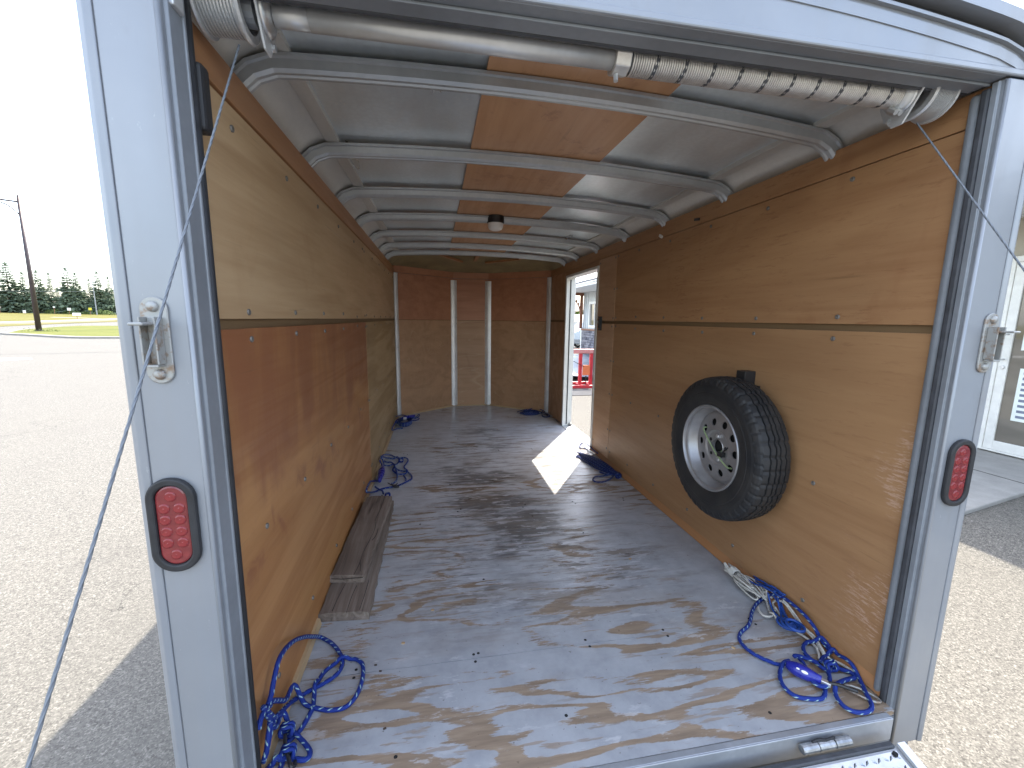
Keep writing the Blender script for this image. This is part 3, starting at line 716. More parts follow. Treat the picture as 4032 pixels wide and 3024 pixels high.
# nose ceiling, dark board with three battens
def ncf(u, v):
    x = -.985 + 1.97 * u; e = (NY + (W - abs(x)) / (W - NX) * (NF - NY)) if abs(x) > NX else NF
    e = max(e, 3.97) + .01; y = 3.90 + (e - 3.90) * v
    z0 = arc(x) - (0 if abs(x) < .88 else (abs(x) - .88) * .9)
    return (x, y, z0 + (1.862 - z0) * (v ** 2.2) - .0)
B().grid(24, 14, ncf).build('nose_ceiling', 'nose_ceiling', rf, smooth=True)
for a, c in (((-.45, 3.98, 1.952), (-.16, 4.42, 1.932)), ((.0, 3.95, 1.966), (.0, 4.36, 1.944)), ((.50, 4.05, 1.94), (.14, 4.42, 1.932))):
    B().bar(a, c, .04, .02).build('batten', 'trim_wood', rf)
# dome lamp under the runner
lx, ly = -.052, 2.20
dl = B().lathe([(1.976, .001), (1.976, .063), (1.926, .063), (1.922, .060), (1.922, .001)], lambda h, r, a: (lx + r * math.cos(a), ly + r * math.sin(a), h), 28).build('dome_lamp', 'black_plastic', T, smooth=False)
B().lathe([(1.9215, .057), (1.897, .055), (1.882, .046), (1.874, .028), (1.871, .001)], lambda h, r, a: (lx + r * math.cos(a), ly + r * math.sin(a), h), 24).build('lamp_cover', 'white_plastic', dl, smooth=True)

# ---------------------------------------------------- rear door frame
for s in (-1, 1):
    X = lambda v: s * v
    J = B().box((X(.967), -.004, -.13 if s > 0 else -.55), (X(1.066), .010, 1.868)).build('corner_post', 'silver', T, bevel=.003)
    pr = [(1.066, -.006), (1.078, -.010), (1.090, -.004), (1.092, .012), (1.092, .09), (1.066, .09)]
    B().prism([(X(p), q) for p, q in pr], lambda p, q, t: (p, q, t), (-.13 if s > 0 else -.55), 1.868).build('edge_trim', 'silver', J, bevel=.002)
    B().cyl((X(.967), -.001, -.12), (X(.967), -.001, 1.865), .0055, 10).build('bead', 'silver', J, smooth=True)
    if s < 0: pr = [(.9625, .001), (.9625, .012), (.957, .014), (.957, .058), (.954, .060), (.954, .066), (1.05, .066), (1.05, .001)]
    else: pr = [(.9625, .001), (.9625, .010), (.958, .012), (.958, .026), (1.05, .026), (1.05, .001)]
    B().prism([(X(p), q) for p, q in pr], lambda p, q, t: (p, q, t), -.12, 1.868).build('door_channel', 'frame_grey', J, bevel=.001, seg=1)
    if s < 0:
        B().cyl((X(.960), .077, -.02), (X(.960), .077, 1.86), .0105, 10).build('door_seal', 'rubber', J, smooth=True)
        B().box((X(.975), .087, 1.615), (X(.945), .125, 1.745)).build('rubber_bumper', 'rubber', T, bevel=.008)
    else:
        B().box((X(.955), .027, -.02), (X(1.05), .048, 1.86)).build('door_seal', 'seal', J, bevel=.006)
        B().box((X(.962), .050, -.02), (X(1.05), .078, 1.86)).build('inner_post', 'frame_grey', J, bevel=.012, seg=3)
# header and roof rim
hp = [(-HX + .0 + 2 * (HX) * i / 40) for i in range(41)]
b = B(); vs = []
for x in hp: vs += [(x, .0, 1.876), (x, .0, rz(x) - .035)]
b.add(vs, [(2 * i, 2 * i + 2, 2 * i + 3, 2 * i + 1) for i in range(40)]); hd = b.build('header', 'silver', T, solid=.004)
B().box((-1.088, -.008, 1.8725), (1.088, .002, 1.890)).build('header_flange', 'silver', hd, bevel=.004)
def rimbar(name, dz0, dz1, y0, y1, mat='silver', x1=HX):
    b = B(); vs = []
    for i in range(41):
        x = -x1 + 2 * x1 * i / 40; z = rz(x)
        vs += [(x, y0, z + dz0), (x, y1, z + dz0), (x, y1, z + dz1), (x, y0, z + dz1)]
    fs = [(4*i+k, 4*i+4+k, 4*i+4+(k+1) % 4, 4*i+(k+1) % 4) for i in range(40) for k in range(4)] + [(0,1,2,3), (163,162,161,160)]
    b.add(vs, fs); return b.build(name, mat, hd)
rimbar('roof_rim', -.018, .010, -.030, .01); rimbar('gutter_bead', -.052, -.045, -.012, .0); rimbar('gutter_bead', -.088, -.062, -.005, .0, x1=HX - .01)
B().box((-.965, .001, 1.8725), (.965, .036, 1.882)).box((-.965, .0362, 1.870), (.965, .082, 1.880)).box((-.965, .033, 1.8655), (.965, .040, 1.8718)).build('door_channel', 'frame_grey', hd, bevel=.0015, seg=1)
B().box((-.965, .083, 1.868), (.965, .096, 1.885)).build('door_seal', 'seal', hd, bevel=.004)
B().box((-1.05, .0965, 1.885), (1.05, .103, 2.0)).build('inner_flange', 'frame_grey', hd)
# sill, hinges, ramp door
sl = B().box((-.962, -.021, -.006), (.925, -.001, .002)).box((-.962, -.025, -.075), (.925, -.0208, .002)).build('sill', 'sill', T, bevel=.003)
def hinge(x):
    h = B()
    for k, (a, c) in enumerate(((-.085, -.030), (-.027, .028), (.031, .086))): h.cyl((x + a, -.042, -.022), (x + c, -.042, -.022), .0135 if k != 1 else .0128, 14)
    h.box((x - .05, -.036, -.060), (x + .05, -.0255, -.02))
    o = h.build('hinge', 'hinge', sl, bevel=.002, seg=1)
    B().tube(spline([(x - .045, -.038, -.0085), (x - .02, -.036, -.007), (x + .0, -.040, -.0075), (x + .035, -.036, -.0085)], 4), .004, 6).build('grease', 'rubber', o, smooth=True)
for x in (-.72, -.02, .655): hinge(x)
b = B(); b.box((-.975, -.078, -.050), (.868, -.060, -.026)); b.build('ramp_seal', 'seal', T, bevel=.004)
ra = math.atan2(.52, 1.66)
Rr = Matrix.Rotation(ra, 3, 'X')        # ramp plane leaning down to the ground behind
def rp(x, d, h): # point on the ramp: d metres from hinge, h above its face
    return Vector((x, -.074 - d * math.cos(ra), -.034 - d * math.sin(ra) + h))
rmp = B()
rmp.add([rp(-.975, .0, -.05), rp(.905, .0, -.05), rp(.905, 1.72, -.05), rp(-.975, 1.72, -.05), rp(-.975, .0, .0), rp(.905, .0, .0), rp(.905, 1.72, .0), rp(-.975, 1.72, .0)], [(0,1,2,3),(4,5,6,7),(0,1,5,4),(1,2,6,5),(2,3,7,6),(3,0,4,7)])
rd = rmp.build('ramp_door', 'silver', T)
tp = B(); tp.add([rp(-.95, .012, .0), rp(.862, .012, .0), rp(.862, .115, .0), rp(-.95, .115, .0), rp(-.95, .012, .004), rp(.862, .012, .004), rp(.862, .115, .004), rp(-.95, .115, .004)], [(0,1,2,3),(4,5,6,7),(0,1,5,4),(1,2,6,5),(2,3,7,6),(3,0,4,7)])
tpo = tp.build('tread_plate', 'tread', rd)
dm = B()
for i in range(86):
    for j in range(4):
        x = -.94 + i * .0213; d = .024 + j * .026; flip = 1 if (i + j) % 2 else -1
        if x > .852: continue
        c = rp(x, d, .004); u = Vector((.0095, flip * .0075, 0)); w = Vector((-flip * .0022, .0032, 0))
        dm.add([c - u, c - w, c + u, c + w, c + Vector((0, 0, .0042))], [(0,1,4),(1,2,4),(2,3,4),(3,0,4)])
tag(dm.build('tread_bar', 'tread', tpo), kind='stuff')
B().add([rp(.878, .0, .001), rp(.905, .0, .001), rp(.905, 1.72, .001), rp(.878, 1.72, .001), rp(.878, .0, .012), rp(.905, .0, .012), rp(.905, 1.72, .012), rp(.878, 1.72, .012)], [(0,1,2,3),(4,5,6,7),(0,1,5,4),(1,2,6,5),(2,3,7,6),(3,0,4,7)]).build('ramp_edge', 'alu', rd)
B().cyl(rp(.848, .02, .004), rp(.848, .02, .010), .007, 10).build('bolt', 'dark', rd)

# counterbalance: shaft, spring, drums, cables
SY, SZ = .135, 1.872
B().cyl((-.935, SY, SZ), (.93, SY, SZ), .0125, 14).build('torsion_shaft', 'chrome', T, smooth=True)
B().cyl((-.815, SY, SZ - .002), (-.745, SY, SZ - .002), .0215, 20).cyl((-.745, SY, SZ), (-.02, SY, SZ), .0235, 24).build('shaft_tube', 'alu', T, smooth=True)
def drum(x0, x1, s):
    prof = [(0, .012), (0, .064), (.004, .067), (.009, .066)]
    k = 11; L = abs(x1 - x0) - .02
    for i in range(k):
        h = .010 + L * i / k
        prof += [(h, .0545), (h + L / k * .25, .059), (h + L / k * .6, .059), (h + L / k * .85, .0545)]
    e = abs(x1 - x0); prof += [(e - .010, .066), (e - .005, .068), (e, .064), (e, .050), (e - .022, .046), (e - .022, .012)]
    return B().lathe(prof, lambda h, r, a: (x0 + s * h, SY + r * math.cos(a), SZ + .010 + r * math.sin(a)), 40).build('cable_drum', 'alu', T, smooth=False)
dL = drum(-.955, -.865, 1); dR = drum(.925, .845, -1)
B().cyl((-.862, SY, SZ + .01), (-.862, SY, SZ + .01), .03).build('drum_hub', 'frame_grey', dL) if False else None
B().cyl((-.885, SY, SZ), (-.850, SY, SZ), .030, 18).build('bearing', 'frame_grey', dL)
B().cyl((-.872, SY - .052, SZ + .02), (-.85, SY - .052, SZ + .02), .011, 6).build('set_screw', 'chrome', dL)
def bracket(x, s):
    pr = [(-.07, .075), (.075, .075), (.075, .03), (.045, -.045), (.02, -.075), (-.012, -.075), (-.04, -.03), (-.07, .02)]
    o = B().prism([(SY + a, SZ + c) for a, c in pr], lambda p, q, t: (t, p, q), x, x + s * .005).build('bearing_bracket', 'alu', T, bevel=.002, seg=1)
    B().lathe([(0, .014), (0, .046), (.006, .044), (.012, .034), (.016, .022), (.016, .014)], lambda h, r, a: (x + s * (.005 + h), SY + r * math.cos(a), SZ + r * math.sin(a)), 24).build('bearing_cup', 'chrome', o, smooth=True)
    for q in ((.055, .05), (.03, -.05)): B().cyl((x + s * .005, SY + q[0], SZ + q[1]), (x + s * .012, SY + q[0], SZ + q[1]), .008, 6).build('bolt', 'chrome', o)
bracket(-.838, 1); bracket(.815, -1)
B().box((-.985, .02, 1.80), (-.95, .055, 1.845)).build('fixing_plate', 'alu', T, bevel=.003)
def coil(x0, x1, rad, wr, pitch):
    n = int((x1 - x0) / pitch); b = B(); pts = []
    for i in range(n * 14 + 1):
        a = 2 * math.pi * i / 14; pts.append((x0 + (x1 - x0) * i / (n * 14), SY + rad * math.cos(a), SZ + rad * math.sin(a)))
    b.tube(pts, wr, 6); return b
spg = coil(-.012, .785, .030, .0029, .0062).build('torsion_spring', 'spring', T, smooth=True)
B().cyl((-.012, SY, SZ), (.80, SY, SZ), .0235, 20).build('spring_core', 'frame_grey', spg, smooth=True)
for k in range(10):
    x = .052 + k * .0765
    B().lathe([(-.006, .0280), (-.0045, .0322), (.0045, .0322), (.006, .0280)], lambda h, r, a, x=x: (x + h + .004 * math.sin(a), SY + r * math.cos(a), SZ + r * math.sin(a)), 28).build('spring_gap', 'seal', spg, smooth=True)
wc = B().cyl((-.055, SY, SZ), (-.016, SY, SZ), .036, 8).build('winding_cone', 'spring', spg, bevel=.003)
for a in (0.4, 2.5, 4.6):
    p = Vector((-.045, SY + .036 * math.cos(a), SZ + .036 * math.sin(a))); B().cyl(p, p + Vector((0, .016 * math.cos(a), .016 * math.sin(a))), .006, 6).build('set_screw', 'chrome', wc)
B().lathe([(.785, .0), (.785, .036), (.812, .046), (.815, .0)], lambda h, r, a: (h, SY + r * math.cos(a), SZ + r * math.sin(a)), 24).build('spring_cone', 'alu', spg, smooth=True)
for k, x in enumerate((.775, .79)): B().cyl((x, SY - .02, SZ - .052), (x, SY + .0, SZ - .036), .0075, 6).build('set_screw', 'chrome', spg)
def cable(a, c):
    b = B(); a, c = Vector(a), Vector(c)
    pts = [a + (c - a) * k / 30 for k in range(31)]
    for st in range(3):
        q = []
        N = 300
        for k in range(N + 1):
            p = a + (c - a) * k / N; an = 2 * math.pi * (k / N * 46 + st / 3); d = (c - a).normalized(); u = d.orthogonal().normalized(); w = d.cross(u)
            q.append(p + (u * math.cos(an) + w * math.sin(an)) * .00105)
        b.tube(q, .00135, 5)
    return b.build('lift_cable', 'cable', T, smooth=True)
cable((-.886, .128, 1.802), (-.930, -1.2, -.385)); cable((.857, .12, 1.802), (1.01, -1.2, -.330))

# tail lights
def tail(cx, cz):
    def ring(w, h, y0, y1, name, mat, par, wi=None, hi=None, bev=.003):
        o_ = rounded(w, h, w / 2 - .0005, 12); n = len(o_); b = B()
        if wi:
            i_ = rounded(wi, hi, wi / 2 - .0005, 12)
            vs = [(cx + p, y0, cz + q) for p, q in o_] + [(cx + p, y0, cz + q) for p, q in i_] + [(cx + p, y1, cz + q) for p, q in o_] + [(cx + p, y1, cz + q) for p, q in i_]
            fs = []
            for k in range(n):
                j = (k + 1) % n
                fs += [(k, j, n + j, n + k), (2*n + k, 2*n + j, 3*n + j, 3*n + k), (k, j, 2*n + j, 2*n + k), (n + k, n + j, 3*n + j, 3*n + k)]
            b.add(vs, fs)
        else: b.prism(o_, lambda p, q, t: (cx + p, t, cz + q), y0, y1)
        return b.build(name, mat, par, bevel=bev)
    g = ring(.092, .206, -.016, -.003, 'tail_light', 'rubber', T, .060, .174, .004)
    ring(.0595, .1735, -.0125, -.003, 'lens', 'lens', g, bev=.004)
    led = None
    for r_, xs_ in ((.064, (0,)), (.038, (-.014, .014)), (.013, (-.014, .014)), (-.013, (-.014, .014)), (-.038, (-.014, .014)), (-.064, (0,))):
        for x in xs_:
            if led is None:
                led = B().lathe([(0, .0112), (-.0016, .0105), (-.0022, .007), (-.0014, .0035), (-.003, .0)], lambda h, r, a: (r * math.cos(a), h, r * math.sin(a)), 14).build('led', 'led', g, smooth=True, loc=(cx + x, -.0125, cz + r_))
            else: put(led, g, (cx + x, -.0125, cz + r_))
    return g
tail(-1.031, .807); tail(1.027, .807)
# door bar keepers
def keeper(cx, cz, s):
    o = B().prism([(cx + p, cz + q) for p, q in rounded(.048, .168, .0235, 8)], lambda p, q, t: (p, t, q), -.010, -.0042).build('latch_keeper', 'rusty_zinc', T, bevel=.0015, seg=1)
    b = B(); b.box((cx - .014, -.034, cz - .045), (cx - .011, -.0102, cz + .046)).box((cx + .011, -.034, cz - .045), (cx + .014, -.0102, cz + .046)).box((cx - .0108, -.014, cz - .045), (cx + .0108, -.0102, cz + .046)).build('hasp', 'rusty_zinc', o, bevel=.001, seg=1)
    B().box((cx - .012, -.066, cz + .030), (cx + .012, -.012, cz + .036)).build('prong', 'rusty_zinc', o, bevel=.002, seg=1)
    B().box((cx - .012, -.034, cz - .050), (cx + .012, -.012, cz - .0455)).build('prong', 'rusty_zinc', o, bevel=.001, seg=1)
    for q in (.066, -.066):
        B().lathe([(-.0101, .0105), (-.013, .0105), (-.0165, .008), (-.018, .004), (-.0182, .0)], lambda h, r, a: (cx + r * math.cos(a), h, cz + q + r * math.sin(a)), 14).build('bolt', 'rusty_zinc', o, smooth=True)
keeper(-1.024, 1.19, -1); keeper(1.05, 1.19, 1)

# ================================================================== SPARE WHEEL (axis along x, face towards -x, local origin at hub)
def wheel(name, label, cat, loc, group=None):
    root = thing(name, label, cat, loc, group); root.scale.x = .84
    N = 180
    prof = [(-.075, .203, 0), (-.088, .208, 0), (-.094, .222, 0), (-.099, .245, 0), (-.1005, .262, 0), (-.0985, .266, 0), (-.0995, .27, 0), (-.098, .288, 0), (-.094, .300, 0), (-.0935, .306, 2), (-.090, .315, 2), (-.084, .325, 2), (-.077, .3315, 2), (-.072, .3335, 1),
            (-.0475, .3385, 1), (-.0465, .3300, 3), (-.0400, .3300, 3), (-.0390, .3395, 1), (-.0165, .3408, 1), (-.0155, .3310, 3), (-.0085, .3310, 3), (-.0075, .3410, 1),
            (.0075, .3410, 1), (.0085, .3310, 3), (.0155, .3310, 3), (.0165, .3408, 1), (.0390, .3395, 1), (.0400, .3300, 3), (.0465, .3300, 3), (.0475, .3385, 1), (.072, .3335, 1), (.084, .325, 2), (.093, .306, 2), (.099, .27, 0), (.1005, .255, 0), (.094, .222, 0), (.080, .205, 0), (.0, .195, 0), (-.075, .203, 0)]
    b = B(); m = len(prof)
    for i in range(N):
        a = 2 * math.pi * i / N
        for k, (h, r, c) in enumerate(prof):
            hh, rr = h, r
            if c == 2 and i % 4 == 0: rr -= .0042; hh *= .985
            if c in (1, 3) and abs(h) < .05: hh += .0016 * (1 if (i // 2) % 2 else -1)
            if c == 1 and i % 5 == 0: rr -= .0045
            b.v.append((hh, rr * math.cos(a), rr * math.sin(a)))
    for i in range(N):
        j = (i + 1) % N
        for k in range(m - 1): b.f.append((i*m+k, j*m+k, j*m+k+1, i*m+k+1))
    b.build('tyre', 'tyre', root)
    # rim barrel and dish
    X = lambda h, r, a: (h, r * math.cos(a), r * math.sin(a))
    rp_ = [(-.088, .2065), (-.094, .204), (-.0945, .199), (-.088, .1965), (-.080, .1950), (-.075, .188), (-.060, .1865), (-.054, .1815), (-.018, .1785), (-.013, .174), (-.016, .168), (-.022, .163), (-.024, .158)]
    rim = B().lathe(rp_, X, 96)
    # perforated ring r .158 .. .092 with ten holes
    def face_x(r): return -.024 - .012 * math.sin((.158 - r) / .068 * math.pi / 2)
    K = 10; rin, rout, rh, rc = .088, .158, .0178, .122
    for k in range(K):
        a0 = 2 * math.pi * k / K; da = math.pi / K
        out = []
        for q in range(8): out.append((rout, a0 - da + 2 * da * q / 8))
        for q in range(4): out.append((rout + (rin - rout) * q / 4, a0 + da))
        for q in range(8): out.append((rin, a0 + da - 2 * da * q / 8))
        for q in range(4): out.append((rin + (rout - rin) * q / 4, a0 - da))
        cy_, cz_ = rc * math.cos(a0), rc * math.sin(a0); base = len(rim.v); n = len(out)
        ring = []
        for r, a in out:
            p = (r * math.cos(a), r * math.sin(a)); th = math.atan2(p[1] - cz_, p[0] - cy_)
            rim.v.append((face_x(r), p[0], p[1])); ring.append((cy_ + rh * math.cos(th), cz_ + rh * math.sin(th)))
        for y, z in ring: rim.v.append((face_x(math.hypot(y, z)) + .0005, y, z))
        for y, z in ring: rim.v.append((face_x(math.hypot(y, z)) + .007, y * .998, z * .998))
        for q in range(n):
            w = (q + 1) % n; rim.f.append((base+q, base+w, base+n+w, base+n+q)); rim.f.append((base+n+q, base+n+w, base+2*n+w, base+2*n+q))
    rim.lathe([(-.036, .090), (-.037, .085), (-.033, .080), (-.029, .076), (-.029, .042), (-.032, .040), (-.032, .0375), (-.012, .037)], X, 64)
    o = rim.build('rim', 'rim', root, smooth=True)
    m_ = o.modifiers.new('edge', 'EDGE_SPLIT'); m_.split_angle = R(38)
    B().lathe([(.004, .0), (.004, .186)], X, 40).build('inner_void', 'dark', root)
    for k in range(5):
        a = R(99 + 72 * k); y, z = .058 * math.cos(a), .058 * math.sin(a)
        if k in (0, 2): B().tube([(-.029, y, z), (-.046, y, z), (-.050, y, z)], lambda i: (.0125, .0115, .007)[i], 6).build('lug_nut', 'chrome', o, bevel=.001, seg=1)
        else: B().cyl((-.0305, y, z), (-.0292, y, z), .0085, 14).build('bolt_hole', 'dark', o)
    return root
WC = (.86, .794, .645)
spare = wheel('spare_wheel', 'black spare tyre on silver ten hole rim mounted on the right plywood wall', 'spare wheel', WC)
# bracket arm on the wall
br = B().box((.922, .765, .93), (.979, .822, 1.014)).build('wheel_bracket', 'black_plastic', T, bevel=.002)
B().cyl((.90, WC[1], WC[2]), (.979, WC[1], WC[2]), .03, 12).build('mounting_arm', 'black_plastic', br)
B().box((.974, .73, .60), (.9795, .86, .95)).build('mounting_plate', 'black_plastic', br)
# green cord tied through the rim
gx = WC[0] - .036
b = B(); sp = spline([(gx + .02, WC[1] + .100, WC[2] + .073), (gx - .003, WC[1] + .094, WC[2] + .066), (gx - .006, WC[1] + .03, WC[2] + .01), (gx - .006, WC[1] - .035, WC[2] - .035), (gx - .003, WC[1] - .091, WC[2] - .065), (gx + .02, WC[1] - .098, WC[2] - .072)], 8)
b.tube(sp, .0034, 8)
b.tube(spline([(gx - .003, WC[1] + .012, WC[2] - .005), (gx + .004, WC[1] - .005, WC[2] - .036), (gx + .004, WC[1] - .032, WC[2] - .030), (gx + .0, WC[1] - .045, WC[2] - .004)], 6), .0026, 8)
gc = tag(b.build('cord', 'rope_green', smooth=True), 'pale green cord tied diagonally across the rim of the spare wheel', 'cord')
b = B(); b.tube(spline([(gx + .004, WC[1] - .05, WC[2] - .012), (gx - .012, WC[1] - .055, WC[2] - .022), (gx + .002, WC[1] - .068, WC[2] + .01), (gx + .02, WC[1] - .085, WC[2] + .03)], 6), .0035, 6); b.obox((gx - .006, WC[1] - .052, WC[2] - .018), (.02, .03, .022))
b.build('wire_tie', 'black_plastic', gc, smooth=False)
# running wheels under the outside of the body
for sx in (-1, 1):
    for y in (1.75, 2.55):
        for ch in spare.children:
            if ch.name.startswith('tyre') or ch.name.startswith('rim'):
                c = ch.copy(); col.objects.link(c); c.parent = T; c.name = 'road_wheel' if ch.name.startswith('tyre') else 'road_rim'
                c.location = Vector((sx * 1.19, y, GZ + .335)) - T.location; c.scale = (sx, 1, 1) if sx < 0 else (-1, 1, 1)
                if sx < 0: c.scale = (1, 1, 1)
B().box((-1.06, .3, -.30), (1.06, .42, -.16)).box((-.98, .0, -.30), (-.90, 4.3, -.16)).box((.90, .0, -.30), (.98, 4.3, -.16)).box((-1.15, 1.71, GZ + .29), (1.15, 1.79, GZ + .37)).box((-1.15, 2.51, GZ + .29), (1.15, 2.59, GZ + .37)).box((-.08, 4.9, -.30), (.08, 6.3, -.18)).build('chassis', 'frame_grey', T)
B().cyl((0, 6.0, GZ), (0, 6.0, .1), .03, 12).build('jack_stand', 'frame_grey', T)

# ================================================================== PLANKS
def plank(name, label, c0, mat, corners, z0, th, cracks):
    root = thing(name, label, 'plank', (c0[0], c0[1], z0))
    b = B(); nu, nv = 6, 28
    rnd = random.Random(len(label))
    e = [[rnd.uniform(-.0035, .0035) for _ in range(nv + 1)] for _ in range(2)]
    (ax, ay), (bx, by), (cx, cy_), (dx, dy) = corners   # front-left, front-right, back-right, back-left
    def P(u, v):
        x = (ax + (bx - ax) * u) * (1 - v) + (dx + (cx - dx) * u) * v; y = (ay + (by - ay) * u) * (1 - v) + (dy + (cy_ - dy) * u) * v
        k = min(int(v * nv), nv); x += e[0][k] * max(0, 1 - 4 * u) + e[1][k] * max(0, 4 * u - 3)
        return x - c0[0], y - c0[1]
    def top(u, v): x, y = P(u, v); return (x, y, th - .006 * (2 * u - 1) ** 4 + .0012 * math.sin(17 * v + 9 * u))
    b.grid(nu, nv, top); b.grid(nu, nv, lambda u, v: P(u, v) + (.0005,))
    for u in (0, 1): b.grid(1, nv, lambda q, v, u=u: (top(u, v) if q else P(u, v) + (.0005,)))
    for v in (0, 1): b.grid(nu, 1, lambda u, q, v=v: (top(u, v) if q else P(u, v) + (.0005,)))
    o = b.build('board', mat, root, bevel=.003)
    for pts in cracks:
        q = []; 
        for u, v in pts: x, y, z = top(u, v); q.append((x, y, z - .0010))
        B().tube(spline(q, 4), lambda i: .0020, 4).build('crack', 'crack', o)
    return root
plank('plank', 'longer weathered grey plank lying flat on the trailer floor by left wall', (-.875, 1.25), 'plank_a', [(-.977, .722), (-.778, .706), (-.780, 1.795), (-.976, 1.80)], 0.0, .040, [[(.25, .01), (.27, .08), (.33, .18)], [(.55, .0), (.56, .09), (.60, .16)], [(.80, .01), (.82, .10), (.84, .2)]])
plank('plank', 'shorter cracked brown grey plank resting on top of the longer plank', (-.885, 1.35), 'plank_b', [(-.977, .925), (-.828, .903), (-.786, 1.770), (-.952, 1.785)], 0.041, .040, [[(.70, 0), (.74, .1), (.72, .22), (.78, .36), (.80, .5), (.70, .62), (.74, .78), (.72, .9), (.70, 1)], [(.74, .12), (.86, .03)], [(.86, .35), (.92, .42), (.9, .5)]])
b = B(); b.tube([(-.972, .921, .064), (-.92, .913, .062), (-.89, .909, .066), (-.832, .900, .070)], .0016, 4)
b.build('end_split', 'crack', bpy.data.objects['plank.001'], loc=(.885, -1.352, -.041))

